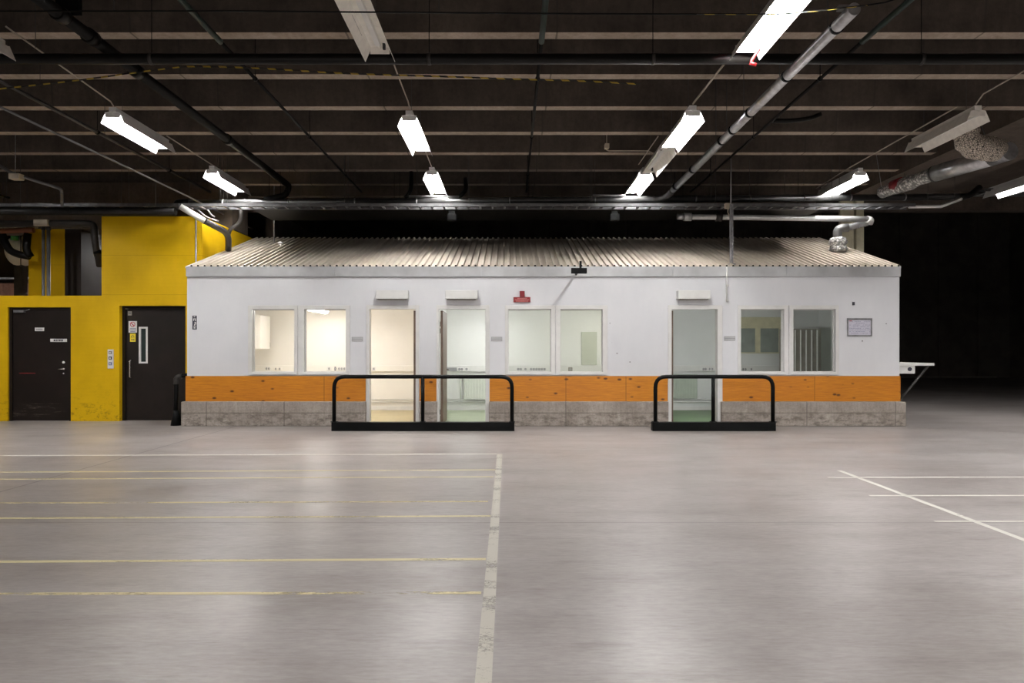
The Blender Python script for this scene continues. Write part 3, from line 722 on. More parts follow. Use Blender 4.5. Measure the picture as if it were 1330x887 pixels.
# ------------------------------------------------------------------ counter flap on the right side
t = thing('counter_shelf', 'white fold-down counter shelf braced on the right end of the office', 'shelf', (bx1, 13.6, .45))
zt = PZ(471.5, 12.78)
xo = PX(1213.5, 12.78)
obj('shelf_top', box(bx1+.002, xo, 12.78, 14.3, zt-.05, zt), 'whitep', t, bevel=.004)
xb2 = PX(1188, 12.83)
obj('side_box', box(bx1+.002, xb2, 12.82, 12.84, zt-.20, zt-.052), 'whitep', t, bevel=.002)
obj('side_box', box(xb2-.02, xb2, 12.841, 14.2, zt-.20, zt-.052), 'whitep', t)
obj('cable_hole', T([(xb2-.10, 12.812, zt-.115), (xb2-.10, 12.82, zt-.115)], .038, 18), 'ink', t)
obj('diagonal_brace', tube(BM(), [(xo-.06, 12.86, zt-.05), (bx1+.085, 12.86, .46)], .024, 4), 'rod', t)
obj('diagonal_brace', tube(BM(), [(xo-.06, 14.15, zt-.05), (bx1+.085, 14.15, .46)], .024, 4), 'rod', t)

# ------------------------------------------------------------------ black guard rails
def guard(pxa, pxb, posts, label):
    Y = 11.83; t = thing('guard_rail', label, 'rail', (PX((pxa+pxb)/2, Y), Y+.07, 0), 'black guard rails before the office doors')
    obj('base_beam', box(PX(pxa, Y), PX(pxb, Y), Y, Y+.15, 0, PZ(548.6, Y)), 'black', t, bevel=.006)
    zt_ = PZ(489.4, Y); yc = Y+.07; r = .034
    xa_, xb_ = PX(posts[0], yc), PX(posts[-1], yc)
    obj('hoop_rail', T([(xa_, yc, .15), (xa_, yc, zt_), (xb_, yc, zt_), (xb_, yc, .15)], r, 14, bend=.19), 'black', t)
    for p in posts[1:-1]: obj('middle_post', T([(PX(p, yc), yc, .15), (PX(p, yc), yc, zt_)], r*.95, 12), 'black', t)
    for p in posts: obj('foot_plate', box(PX(p, yc)-.05, PX(p, yc)+.05, yc-.05, yc+.05, PZ(548.6, Y), PZ(548.6, Y)+.012), 'black', t)
    return t
guard(430.2, 668.2, (434, 549, 665), 'long black steel guard rail before the two left doorways')
guard(847.8, 1008, (851.3, 926.3, 1003.8), 'shorter black steel guard rail before the right doorway')
t = thing('corner_handrail', 'black bent pipe handrail at the left corner of the office', 'rail', P(229, 552, 12.75))
Y = 12.75
obj('rail_post', T([(PX(227.5, Y), Y, 0), (PX(229, Y), Y, PZ(503, Y)), (PX(228.5, Y), Y, PZ(488.6, Y)), (bx0-.004, Y+.05, PZ(487.3, Y))], .042, 12, bend=.07), 'black', t)
obj('elbow_joint', T([P(228.6, 499, Y), P(228.6, 492, Y), P(231.5, 489, Y), P(236, 488.6, Y)], .047, 12, bend=.05), 'darkpipe', t)
obj('foot_guard', tube(BM(), [(PX(229, Y), Y, 0), (PX(229, Y), Y, .28)], .09, 10, radii=[.10, .06]), 'black', t)

# ------------------------------------------------------------------ floor markings
def line(x0_, x1_, ya, yb, wpx, mt, label):
    """painted strip lying between two pixel points given as (x, y) on the floor"""
    Za, Zb = EYE*F/(ya-CY), EYE*F/(yb-CY)
    a = Vector((PX(x0_, Za), Za, .0005)); b_ = Vector((PX(x1_, Zb), Zb, .0005)); d = (b_-a).normalized(); n = Vector((-d.y, d.x, 0))*wpx/2
    bm = BM(); lo = [bm.verts.new(p) for p in (a-n, a+n, b_+n, b_-n)]; hi = [bm.verts.new(v.co+Vector((0, 0, .001))) for v in lo]
    bm.faces.new(lo); bm.faces.new(hi)
    for i in range(4): bm.faces.new((lo[i], lo[(i+1) % 4], hi[(i+1) % 4], hi[i]))
    tag(obj('floor_marking', bm, mt), label, 'floor marking')
line(626, 649, 910, 589.6, .072, 'pw', 'broad white line running towards the camera along the floor middle')
line(-300, 645, 592.42, 589.6, .055, 'pws', 'thin white cross line farthest back, meeting the broad line end')
line(-300, 645, 614.50, 610.2, .05, 'py', 'yellow cross line second from the back on the left floor')
line(-300, 641, 623.77, 619.2, .045, 'py', 'yellow cross line third from the back on the left floor')
line(-300, 634, 654.25, 651.3, .045, 'pyw', 'patchy yellow cross line fourth from the back on the left floor')
line(-300, 637, 674.50, 670.2, .045, 'py', 'clear yellow cross line fifth from the back on the left floor')
line(-300, 631, 731.30, 726.2, .045, 'py', 'frayed yellow cross line second nearest the camera on the left')
line(-300, 625, 772.01, 770.0, .038, 'pyw', 'broken yellow cross line nearest the camera on the left')
line(1075, 1400, 620.2, 619.4, .04, 'pws', 'thin white cross line farthest back on the right floor')
line(1129, 1400, 643.6, 643.4, .04, 'pws', 'middle thin white cross line on the right floor')
line(1214, 1400, 677.1, 677.0, .03, 'pws', 'nearest short thin white cross line on the right floor')
line(1090, 1420, 611, 735, .055, 'pws', 'slanting white line crossing the three thin lines on the right')

# ------------------------------------------------------------------ hall lamps
def hall_lamp(x, y, z, lit, label, name='strip_light', dusty=False, drop=True):
    o = Vector((x, y, z)); t = thing(name, label, 'lamp', o, 'twin-tube strip lights under the ribbed ceiling')
    h = .75
    body = 'lampd' if dusty else 'lampw'
    obj('lamp_housing', box(x-.05, x+.05, y-h, y+h, z+.045, z+.11), body, t, bevel=.006)
    if not lit and not drop:
        obj('ballast_cover', box(x-.028, x+.028, y-h+.25, y+h-.12, z+.0, z+.046), 'lampw', t, bevel=.004)
        obj('slot', box(x-.125, x-.115, y-.1, y+.35, z-.012, z-.008), 'darkp', t)
    # open reflector: inverted trough
    bm = BM(); pr = [(x-.165, z-.115), (x-.10, z+.035), (x-.03, z+.047), (x, z+.02), (x+.03, z+.047), (x+.10, z+.035), (x+.165, z-.115)]
    A = [bm.verts.new((u, y-h, v)) for u, v in pr]; B = [bm.verts.new((u, y+h, v)) for u, v in pr]
    for i in range(len(pr)-1): bm.faces.new((A[i], A[i+1], B[i+1], B[i]))
    obj('reflector', bm, body, t, solid=.004)
    for s_ in (-1, 1):
        tb = obj('lamp_tube', T([(x+s_*.062, y-h+.04, z), (x+s_*.062, y+h-.04, z)], .014, 8), 'tube' if lit else 'whitep', t) if (lit or drop) else None
        if not lit and not drop: obj('lamp_holder', box(x+s_*.062-.014, x+s_*.062+.014, y+s_*(h-.10)-.02, y+s_*(h-.10)+.02, z-.02, z+.045), 'darkp', t)
        obj('end_cap', box(x-.105, x+.105, y+s_*(h-.015)-.004, y+s_*(h-.015)+.004, z-.035, z+.04), body, t)
        obj('hanger_wire', T([(x, y+s_*.5, z+.11), (x, y+s_*.5, 5.53 if not any(abs(y+s_*.5-r) < .10 for r in ribs) else RB)], .003, 6), 'rod', t)
    return t
LZ = 4.70
hall_lamp(-5.57, 10.32, LZ, True, 'lit strip light at the left, nearer of the two lit there')
hall_lamp(-5.50, 13.35, LZ, True, 'lit strip light at the left, above the yellow wall corner')
hall_lamp(-5.60, 6.77, LZ, False, 'unlit strip light cut off by the left picture edge', dusty=True)
hall_lamp(-1.43, 6.79, LZ, False, 'large unlit dusty strip light at the top left of centre', dusty=True, drop=False)
hall_lamp(-1.43, 10.45, LZ, True, 'lit strip light left of centre, nearer of the two lit there')
hall_lamp(-1.45, 13.45, LZ, True, 'lit strip light left of centre, above the black hoses')
hall_lamp(2.58, 6.75, LZ, True, 'large lit strip light at the top right, with red tag')
hall_lamp(2.55, 10.25, LZ, True, 'lit strip light right of centre, beside the silver pipe')
hall_lamp(2.56, 11.91, LZ+.02, False, 'small unlit strip light right of centre, between two lit ones', dusty=True, drop=False)
hall_lamp(2.52, 13.45, LZ, True, 'lit strip light right of centre, farthest back in its row')
hall_lamp(6.52, 10.25, LZ, False, 'unlit strip light at the right beside the netted elbow', dusty=True)
hall_lamp(6.55, 13.5, LZ, True, 'lit strip light at the right, above the cable tray')
hall_lamp(10.1, 13.6, LZ, True, 'lit strip light at the far right edge beyond the concrete beam')
# the same rows go on above and behind the camera
for X_, Y_, lab in ((6.52, 6.78, 'right, beyond the right picture edge'), (10.4, 6.78, 'far right, beside the concrete beam'), (10.4, 10.2, 'far right, second from the front'), (-9.7, 6.78, 'far left, beyond the left picture edge'), (-9.7, 10.3, 'far left, second from the front'), (6.52, 3.3, 'right, nearest the camera'), (10.4, 3.3, 'far right, nearest the camera')):
    hall_lamp(X_, Y_, LZ, True, 'lit strip light of the row at the ' + lab)
for X_ in (-5.55, -1.43, 2.55, 6.52):
    for Y_ in (-3.7, -7.2, -10.7):
        la_ = bpy.data.lights.new('strip_light_tubes', 'AREA'); la_.shape = 'RECTANGLE'; la_.size = .24; la_.size_y = 1.4; la_.energy = 260; la_.color = (1, .97, .95)
        lo_ = bpy.data.objects.new('strip_light_tubes', la_); COL.objects.link(lo_); lo_.location = (X_, Y_, LZ)
# unseen fill lamps added to light the space behind the yellow wall
hall_lamp(-14.3, 17.0, 4.2, True, 'added unseen strip light behind the opening over the left brown door')
hall_lamp(-8.9, 17.6, 4.2, True, 'added unseen strip light behind the tall yellow wall block')

# supply cables between the lamps
def cable(pts, label, mt='cablew', r=.010, name='lamp_cable', grp='pale cables linking the strip lights', cat='cable'):
    return tag(obj(name, T(pts, r, 6), mt), label, cat, grp)
ZC = 4.83
cable([(-5.57, 7.55, 4.98), (-5.55, 9.5, 4.86), (-5.57, 9.6, ZC)], 'pale cable running to the nearer lit strip light at the left')
cable([(-5.55, 11.05, ZC+.04), (-5.50, 12.65, ZC)], 'pale cable between the two lit strip lights at the left')
cable([(-1.43, 7.58, 4.95), (-1.43, 9.6, 4.90), (-1.42, 9.72, ZC)], 'pale cable left of centre from the unlit to the lit light')
cable([(-1.43, 11.18, ZC-.05), (-1.45, 12.72, ZC-.02)], 'pale cable left of centre between the two lit lights')
cable([(-1.43, 14.18, ZC-.06), (-1.30, 14.45, 4.66)], 'short pale cable behind the rearmost light left of centre')
cable([(2.58, 7.48, ZC), (2.55, 9.5, ZC)], 'pale cable right of centre behind the large lit light', r=.014)
cable([(2.38, 10.95, ZC), (2.38, 12.6, ZC)], 'pale cable right of centre beside the small unlit light')
cable([(2.50, 14.18, ZC-.08), (2.30, 14.6, 4.6)], 'short pale cable behind the rearmost light right of centre')
cable([(6.52, 6.5, 4.98), (6.52, 9.4, 4.93), (6.5, 9.52, ZC)], 'pale cable entering from the right to the unlit light')
cable([(6.36, 9.7, ZC+.03), (6.38, 12.8, ZC+.0), (6.42, 14.3, ZC-.04)], 'pale cable between the unlit and the lit light at right')
cable([P(0, 139, 8.42), P(171, 220, 11.3), P(250, 258, 13.4), P(328, 297.5, 16.9)], 'long thin grey cable sloping across the left down over the roof', mt='greypipe', r=.016)

# ------------------------------------------------------------------ pipes under the ceiling
def depth_pipe(x, z, y0_, y1_, r, mt, label, thick_until=None, r2=None, clamps=(), name='sprinkler_pipe', grp='thin pipes running back under the ribs'):
    t = thing(name, label, 'pipe', (x, (y0_+y1_)/2, z), grp)
    if thick_until:
        obj('pipe_run', T([(x, y0_, z), (x, thick_until, z)], r, 12), mt, t)
        obj('pipe_run', T([(x, thick_until, z), (x, y1_, z)], r2, 10), 'blackpipe', t)
    else: obj('pipe_run', T([(x, y0_, z), (x, y1_, z)], r, 12), mt, t)
    for yy in clamps:
        obj('pipe_clamp', T([(x, yy-.02, z), (x, yy+.02, z)], (r2 or r)*1.35, 12), 'black', t)
        near = min(ribs, key=lambda v: abs(v-yy))
        obj('hanger_rod', T([(x, yy, z), (x, yy, RT if abs(near-yy) > .13 else RB)], .006, 6), 'black', t)
    return t
depth_pipe(-3.28, 4.90, 2.5, 15.1, .033, 'greenpipe', 'dark green pipe running back left of centre', 7.75, .022, (8.8, 11.2, 13.6))
depth_pipe(.36, 4.90, 2.5, 15.1, .033, 'greenpipe', 'dark green pipe running back at the picture middle', 7.75, .022, (8.8, 11.2, 13.6))
depth_pipe(4.00, 4.90, 2.5, 15.1, .033, 'greenpipe', 'dark pipe running back right of the silver pipe', 7.75, .022, (8.8, 11.2, 13.6))
depth_pipe(-6.58, 4.88, 4.5, 15.1, .028, 'darkpipe', 'dark pipe running back at the far left', None, None, (8.6, 10.9, 13.2))
depth_pipe(-11.0, 4.75, 8.0, 15.1, .028, 'darkpipe', 'dark pipe running back at the left edge', None, None, (10.9, 13.2))
# thick dark duct upper left
t = thing('drain_pipe', 'thick black drain pipe running back to an elbow at left', 'pipe', (-4.54, 9, 4.78))
obj('pipe_run', T([(-4.54, 2.5, 4.80), (-4.54, 14.05, 4.79), (-4.62, 14.1, 4.60), (-5.0, 13.92, 4.46)], .065, 16, bend=.2), 'blackpipe', t)
for yy in (6.9, 7.4, 8.3, 11.0): obj('pipe_socket', T([(-4.54, yy-.06, 4.795), (-4.54, yy+.06, 4.795)], .082, 16), 'blackpipe', t)
obj('pipe_bracket', box(-4.66, -4.42, 7.0, 7.06, 4.86, RT), 'black', t)
# black cross pipe near
t = thing('cross_pipe', 'long black pipe crossing the whole picture below the front ceiling', 'pipe', (0, 7.63, 4.59))
obj('pipe_run', T([(XL+.1, 7.63, 4.655), (7.9, 7.63, 4.655)], .058, 16), 'blackpipe', t)
for xx in (-9.5, -6.6, -4.0, -.9, 1.6, 4.6, 7.0):
    obj('pipe_clamp', T([(xx-.02, 7.63, 4.655), (xx+.02, 7.63, 4.655)], .064, 16), 'darkpipe', t)
    obj('hanger_rod', T([(xx, 7.63, 4.70), (xx, 7.63, RT)], .005, 6), 'black', t)
# silver pipe
zs_ = 4.50; xs_ = 3.13
t = thing('silver_pipe', 'straight silver pipe running back to the cross pipe at right', 'pipe', (xs_, 10, zs_))
obj('pipe_run', T([(xs_, 6.2, zs_), (xs_+.03, 13.35, zs_)], .058, 18), 'galv', t)
obj('elbow', T([(xs_+.03, 13.2, zs_), (xs_+.03, 13.9, zs_-.02), (xs_-.6, 13.9, zs_-.03)], .062, 16, bend=.35), 'darkpipe', t)
for yy in (6.55, 7.72, 8.9, 9.6, 10.1, 11.7, 12.9):
    obj('pipe_clamp', T([(xs_+.005, yy-.02, zs_), (xs_+.005, yy+.02, zs_)], .066, 18), 'black', t)
    near = min(ribs, key=lambda v: abs(v-yy)); obj('hanger_rod', T([(xs_-.08, yy, zs_), (xs_-.08, yy, RT if abs(near-yy) > .13 else RB)], .005, 6), 'darkpipe', t)
obj('end_bracket', box(xs_-.09, xs_+.09, 6.3, 6.36, zs_+.05, zs_+.09), 'galvd', t)
# main cross pipe above the office
Ym = 13.9
A_, B_ = P(240, 264, Ym), P(1245, 255.5, Ym)
t = thing('main_pipe', 'long grey pipe crossing above the office over the cable tray', 'pipe', (0, Ym, 4.4))
obj('pipe_run', T([A_, B_], .066, 18), 'mainpipe', t)
for f_ in (.05, .135, .22, .30, .42, .53, .66, .73, .80, .86, .93):
    p_ = A_.lerp(B_, f_); obj('pipe_clamp', T([p_-Vector((.012, 0, 0)), p_+Vector((.012, 0, 0))], .073, 16), 'galv', t)
    obj('hanger_rod', T([p_, (p_.x, Ym, RT if p_.x < 7.9 else 5.0)], .004, 6), 'rod', t)
obj('right_end_bend', T([B_, B_+Vector((.25, .05, .02)), B_+Vector((.5, .1, .22))], .06, 12, bend=.15), 'blackpipe', t)
obj('left_elbow', T([A_+Vector((.1, 0, 0)), A_-Vector((.16, 0, .0)), A_+Vector((-.10, .03, -.10))], .088, 14, bend=.1), 'blackpipe', t)
# left down pipe to the roof
t = thing('roof_drain_pipe', 'pale slanting pipe dropping to the left end of the roof', 'pipe', P(296, 324, 14.15))
obj('pipe_run', T([P(234, 268, 13.15), P(266, 287, 13.35)], .058, 14), 'whitep', t)
obj('pipe_bend', T([P(266, 287, 13.35), P(297, 303, 13.95), P(296.5, 325, 14.15)], .062, 14, bend=.25), 'darkpipe', t)
obj('branch', T([P(297, 304, 14.1), P(299, 298, 14.1), P(313, 288, 14.1), P(313, 272, 14.0)], .04, 12, bend=.12), 'darkpipe', t)
tag(obj('bent_tube', T([P(252, 268, 13.8), P(259, 274, 13.8), P(268, 282, 13.85), P(284, 287.5, 13.9)], .016, 8, bend=.1), 'galv'), 'thin bent metal tube hanging left of the office, lower one', 'pipe', 'bent tubes over the roof corner')
tag(obj('bent_tube', T([P(264, 270, 13.8), P(270, 272, 13.8), P(274, 279, 13.85), P(279, 282, 13.9)], .016, 8, bend=.1), 'galv'), 'thin bent metal tube hanging left of the office, upper one', 'pipe', 'bent tubes over the roof corner')
tag(obj('conduit', T([(PX(254.6, 13.483), 13.483, 0), (PX(254.6, 13.483), 13.483, topz)], .016, 8), 'galvd'), 'thin upright conduit on the yellow wall beside the office roof', 'pipe')
tag(obj('insulated_pipe', T([(XL+.1, 13.12, 4.07), (-6.42, 13.12, 4.07)], .075, 14), 'blackpipe'), 'black insulated pipe just under the left cable tray', 'pipe')
# black hoses
for pts, lab in (([P(534, 223, 13.95), P(534, 245, 13.95), P(531, 252, 13.9), P(526, 257, 13.9)], 'left black hose bend above the cable tray'),
                 ([P(604.5, 231, 13.95), P(605.5, 246, 13.95), P(601, 252, 13.9), P(595, 256.5, 13.9)], 'right black hose bend above the cable tray')):
    tag(obj('hose_bend', T(pts, .045, 12, bend=.12), 'blackpipe'), lab, 'hose', 'black hose bends beside the rear light')
tag(obj('connecting_pipe', T([P(531, 255, 13.82), P(596, 255.5, 13.82)], .022, 10), 'galv'), 'thin pale pipe joining the two black hose bends', 'pipe')
tag(obj('connecting_pipe', T([P(770, 253.5, 13.82), P(812, 254, 13.82)], .022, 10), 'galv'), 'thin pale pipe ending at the silver pipe elbow', 'pipe')
# black floodlight below tray
def flood(px, py, label):
    t = thing('floodlight', label, 'lamp', P(px, py+6, 13.6), 'small black floodlights under the cable tray')
    obj('lamp_head', box(PX(px-6, 13.6), PX(px+6, 13.6), 13.52, 13.62, PZ(py+6, 13.6), PZ(py-2.5, 13.6)), 'black', t, bevel=.01)
    obj('bracket', box(PX(px-4, 13.6), PX(px+4, 13.6), 13.55, 13.6, PZ(py-2.4, 13.6), PZ(py-6.5, 13.6)), 'black', t)
flood(587, 281, 'black floodlight under the cable tray above the middle doorway')
flood(798, 281, 'black floodlight under the cable tray right of the bracket lamp')
# cable tray ladder
def tray(xa_, xb_, Y, z, w_, label, n):
    t = thing('cable_tray', label, 'cable tray', ((xa_+xb_)/2, Y, z))
    for s_ in (0, 1): obj('side_rail', box(xa_, xb_, Y+s_*w_-.012, Y+s_*w_+.012, z-.01, z+.05), 'tray', t)
    st = (xb_-xa_)/n
    for k in range(n): obj('rung', box(xa_+(k+.5)*st-.02, xa_+(k+.5)*st+.02, Y+.012, Y+w_-.012, z, z+.02), 'galvd', t)
    obj('cables', T([(xa_+.01, Y+w_*.7, z+.045), (xb_-.01, Y+w_*.7, z+.045)], .024, 8), 'blackpipe', t)
    obj('cables', T([(xa_+.01, Y+w_*.35, z+.04), (xb_-.01, Y+w_*.35, z+.04)], .02, 8), 'darkp', t)
    k = 0
    xx = xa_+.8
    while xx < xb_:
        for s_ in (0, 1): obj('hanger_rod', T([(xx, Y+s_*w_, z+.03), (xx, Y+s_*w_, RT if xx < 7.9 else 5.0)], .004, 6), 'rod', t)
        xx += 2.4
tray(XL+.1, PX(236, 13.3), 13.2, 4.19, .24, 'grey cable tray above the yellow wall at the left', 24)
tray(PX(238, 13.4), PX(1183, 13.4), 13.25, 4.20, .30, 'long cable tray ladder crossing above the whole office front', 60)
t = thing('roof_shade_panel', 'added dark panel shading the rear roof behind the long cable tray ladder', 'cable tray', (0, 14.4, 4.35))  # unseen panel added to keep lamp light off the rear roof
obj('shade_panel_body', box(-5.2, 6.3, 13.62, 14.95, 4.245, 4.29), 'blackpipe', t, bevel=.004)
for xx in (-5.0, -2.4, .4, 3.6, 6.0):
    for yy in (14.2, 14.9): obj('hanger_rod', T([(xx, yy, 4.28), (xx, yy, RT)], .005, 6), 'black', t)
tray(PX(1262, 14.6), 13.5, 14.2, 4.72, .5, 'brightly lit cable tray at the far right edge', 10)
tag(obj('cable_duct', T([P(1180, 268.5, 13.5), P(1222, 268, 13.5), P(1249, 258, 13.5)], .035, 4), 'whitep'), 'bent white cable duct right of the tray end', 'duct')
# silver lower duct with flexible end to the roof
t = thing('ventilation_duct', 'silver duct above the roof bending down at the right end', 'duct', P(1088, 325, 14.15))
obj('duct_run', T([P(880, 281.3, Ym), P(1128, 284.5, Ym)], .056, 16), 'brightduct', t)
obj('end_coupling', T([P(879.5, 281.3, Ym), P(890, 281.5, Ym)], .063, 14), 'galvd', t)
obj('clamp_band', T([P(888, 281.5, Ym), P(898, 281.6, Ym)], .085, 16), 'greyp', t)
obj('clamp_band', T([P(929.5, 282, Ym), P(937, 282, Ym)], .095, 16), 'darkpipe', t)
obj('duct_run', T([P(1126, 284.5, Ym), P(1131, 286, Ym+.03), P(1129, 290, Ym+.08)], .07, 14, bend=.06), 'whitep', t)
pts = [P(1128, 288.5, Ym+.08), P(1100, 296, 14.1)]; seg_ = []; rr = []
for k in range(19):
    seg_.append(pts[0].lerp(pts[1], k/18)); rr.append(.062+.012*(k % 2))
obj('flexible_hose', tube(BM(), seg_, .07, 14, radii=rr), 'galvd', t)
obj('lower_elbow', T([P(1102, 295.5, 14.1), P(1087, 297, 14.15), P(1088, 312, 14.15)], .085, 14, bend=.12), 'greypipe', t)
seg_ = []; rr = []
for k in range(7): seg_.append(P(1088.5, 309, 14.15).lerp(P(1088.5, 327.5, 14.15), k/6)); rr.append(.15+.02*((k*7) % 3))
obj('foil_collar', tube(BM(), seg_, .16, 18, radii=rr), 'foil', t)
# strut
t = thing('perforated_strut', 'upright perforated steel strut standing on the roof edge', 'strut', (PX(950, 12.92), 12.92, PZ(343, 12.92)))
xs0 = PX(950, 12.92)
obj('strut_channel', holed(xs0-.03, xs0+.03, PZ(343, 12.92), PZ(265, 12.92), [(xs0-.008, xs0+.008, zz, zz+.035) for zz in [PZ(341, 12.92)+.06*k for k in range(18)]], 12.90, 12.94), 'galvd', t)
obj('threaded_rod', T([(xs0, 12.95, PZ(285, 12.92)), (xs0, 12.95, RT)], .012, 8), 'galvd', t)
obj('foot', box(xs0-.06, xs0+.06, 12.86, 12.98, PZ(344.2, 12.92), PZ(342.4, 12.92)), 'galvd', t)
t = thing('junction_box', 'beige junction box beside the perforated strut', 'box', P(944.5, 270, 13.1))
obj('box_body', box(PX(941.5, 13.1), PX(948, 13.1), 13.06, 13.16, PZ(270.5, 13.1), PZ(264, 13.1)), 'beige', t, bevel=.008)
obj('flex', T([P(946, 270, 13.1), P(945, 276, 13.1), P(947.5, 280, 13.0)], .01, 6, bend=.04), 'beige', t)
# small items on the ceiling
t = thing('smoke_detector', 'beige box with conduit on the ceiling rib right of centre', 'detector', P(788, 193, 12.5))
obj('detector_body', box(PX(785.3, 12.5), PX(791, 12.5), 12.45, 12.56, PZ(193, 12.5), PZ(187, 12.5)), 'beige', t, bevel=.006)
obj('conduit', T([P(787, 194, 12.5), P(790, 195.8, 12.5), P(842, 195.8, 12.5), P(848, 199, 12.4)], .010, 6, bend=.03), 'beige', t)
obj('ceiling_fixing', T([P(788, 187.5, 12.5), (PX(788, 12.5), 12.5, RT)], .006, 6), 'beige', t)
t = thing('light_conduit', 'grey bent conduit with white socket box at the left edge', 'pipe', P(40, 240, 12.2))
obj('conduit_pipe', T([P(-10, 210, 12.2), P(18, 226, 12.2), P(72, 243, 12.6), P(80, 246, 12.6), P(80.5, 268, 12.9)], .028, 10, bend=.12), 'greypipe', t)
obj('socket_box', box(PX(13, 12.2), PX(27, 12.2), 12.15, 12.3, PZ(233, 12.2), PZ(225.5, 12.2)), 'beige', t, bevel=.012)
obj('hanger_rod', T([P(20, 226, 12.2), (PX(20, 12.2), 12.2, RT)], .006, 6), 'galvd', t)
t = thing('red_tag', 'red plastic strap hanging by the large lit strip light', 'tag', P(978, 84, 7.4))
obj('strap', T([P(990, 56, 7.38), P(985, 66, 7.4), P(975, 81, 7.4), P(978, 85, 7.4)], .017, 8, bend=.03), 'red', t)
obj('toggle', T([P(974, 82, 7.38), P(982, 84.5, 7.38)], .02, 8), 'red', t)
t = thing('wooden_column', 'pale post pair standing behind the right end of the roof', 'post', (PX(1112, 16.4), 16.4, 0))
obj('post', box(PX(1112.5, 16.4), PX(1122, 16.4), 16.4, 16.52, 0, 5.03), 'cream', t)
obj('post', box(PX(1092, 16.4), PX(1109.5, 16.4), 16.42, 16.5, 0, 5.03), 'cream', t)
# right big duct with netted elbow
t = thing('insulated_duct', 'big silver duct with netted elbow under the right ceiling', 'duct', P(1213, 227, 12.0))
dA, dB, dC = P(1288, 204, 10.95), P(1213, 226, 12.05), P(1146, 250, 13.5)
obj('duct_run', T([dA, dB], .14, 24), 'galv', t)
obj('duct_band', T([dB+(dA-dB)*.0, dB+(dA-dB)*.03], .147, 24), 'darkpipe', t)
seg_ = []; rr = []; rnd = random.Random(4)
for k in range(15): seg_.append(dB.lerp(dC, k/14)); rr.append(.125+rnd.uniform(-.018, .018))
obj('foil_sleeve', tube(BM(), seg_, .12, 18, radii=rr), 'foil', t)
obj('red_wrap', T([dB.lerp(dC, .56)+Vector((-.03, 0, .035)), dB.lerp(dC, .72)+Vector((-.03, 0, .035))], .115, 14), 'redsign', t)
obj('duct_end', T([dA, P(1312, 196, 10.6)], .14, 20), 'galvd', t)
pts = rounded([P(1300, 195, 10.85), P(1280, 193, 10.55), P(1256, 189, 10.45), P(1253, 156, 10.45)], .25, 7)
obj('netted_elbow', tube(BM(), pts, .17, 22, radii=[.165+.012*((i*5) % 3) for i in range(len(pts))]), 'net', t)
for q_ in (dA, dC): obj('hanger_rod', T([q_, (q_.x-.16, q_.y, RT if q_.x < 7.7 else 5.0)], .006, 6), 'galvd', t)
tag(obj('red_box', box(PX(1264, 10.3), PX(1269.5, 10.3), 10.3, 10.4, PZ(165, 10.3), PZ(148, 10.3)), 'redsign'), 'small dark red box behind the netted elbow', 'box')
obj('fixing', T([(PX(1266, 10.3), 10.35, PZ(148, 10.3)), (PX(1266, 10.3), 10.35, RB)], .01, 6), 'redsign', bpy.data.objects['red_box'])
# far-left conduit frame behind the tray, hanging wires
for i, (px, ya, yb, Y) in enumerate(((46, 0, 62, 7.2), (52, 62, 108, 8.9), (136, 104, 180, 9.6), (570, 0, 14, 6.0), (246, 204, 262, 13.6), (285, 245, 262, 13.85), (148, 0, 16, 6.0))):
    z1_ = RT
    tag(obj('hanging_wire', T([(PX(px, Y), Y, PZ(yb, Y)), (PX(px, Y), Y, z1_)], .004, 5), 'darkpipe'), ['thin wire hanging at the top left corner', 'thin wire hanging above the hazard tape at far left', 'thin wire hanging left of the nearer left light', 'short wire holding the black cord at the top, left of centre', 'white rod hanging left of the rear left light', 'short rod under the rear left light', 'short wire holding the black cord at the top left'][i], 'wire')
# pair of ceiling elbow hoses at right
tag(obj('hose', T([P(1004, 157, 10.6), P(1030, 157, 10.6), P(1055, 153, 10.7), P(1066, 148, 10.7)], .035, 10, bend=.2), 'blackpipe'), 'short black hose lying under the ceiling right of the silver pipe', 'hose')
# ---- black cord and hazard tape
pts = [P(-20, 14.5, 6), P(300, 14.3, 6), P(700, 17.5, 6), P(905, 18.5, 6), P(1010, 18.5, 6), P(1060, 14.5, 6), P(1125, 7, 6), P(1150, 3, 6), P(1345, -60, 6)]
tag(obj('stretched_cable', T(pts[:5]+pts[5:], .007, 6), 'black'), 'thin black cable stretched across the very top of the picture', 'cable')
def ribbon(pts, w_, mt, name, label):
    bm = BM(); prev = None
    for p in pts:
        a, b_ = bm.verts.new(p+Vector((0, .012, w_/2))), bm.verts.new(p-Vector((0, .012, w_/2)))
        if prev: bm.faces.new((prev[0], a, b_, prev[1]))
        prev = (a, b_)
    return tag(obj(name, bm, mt, solid=.002), label, 'tape', 'yellow and black hazard tape')
def spline(ps, n=8):
    out = []
    for i in range(len(ps)-1):
        p0, p1, p2, p3 = ps[max(i-1, 0)], ps[i], ps[i+1], ps[min(i+2, len(ps)-1)]
        for k in range(n):
            t = k/n; out.append(.5*((2*p1)+(p2-p0)*t+(2*p0-5*p1+4*p2-p3)*t*t+(3*p1-p0-3*p2+p3)*t**3))
    out.append(ps[-1]); return out
ribbon(spline([P(-30, 118, 8), P(0, 115.5, 8), P(100, 104.5, 8), P(175, 94.5, 8), P(215, 89.5, 8), P(250, 86.5, 8), P(330, 88.5, 8), P(450, 95.5, 8), P(560, 99, 8), P(660, 102.5, 8), P(760, 105.5, 8), P(832, 109.5, 8)]), .026, 'tape', 'hazard_tape', 'long sagging hazard tape across the upper left ceiling')
ribbon([P(905, 18.3, 5.99), P(965, 18.7, 5.99), P(1008, 18.6, 5.99)], .016, 'tape', 'hazard_tape', 'short hazard tape on the black cord left of the large lamp')
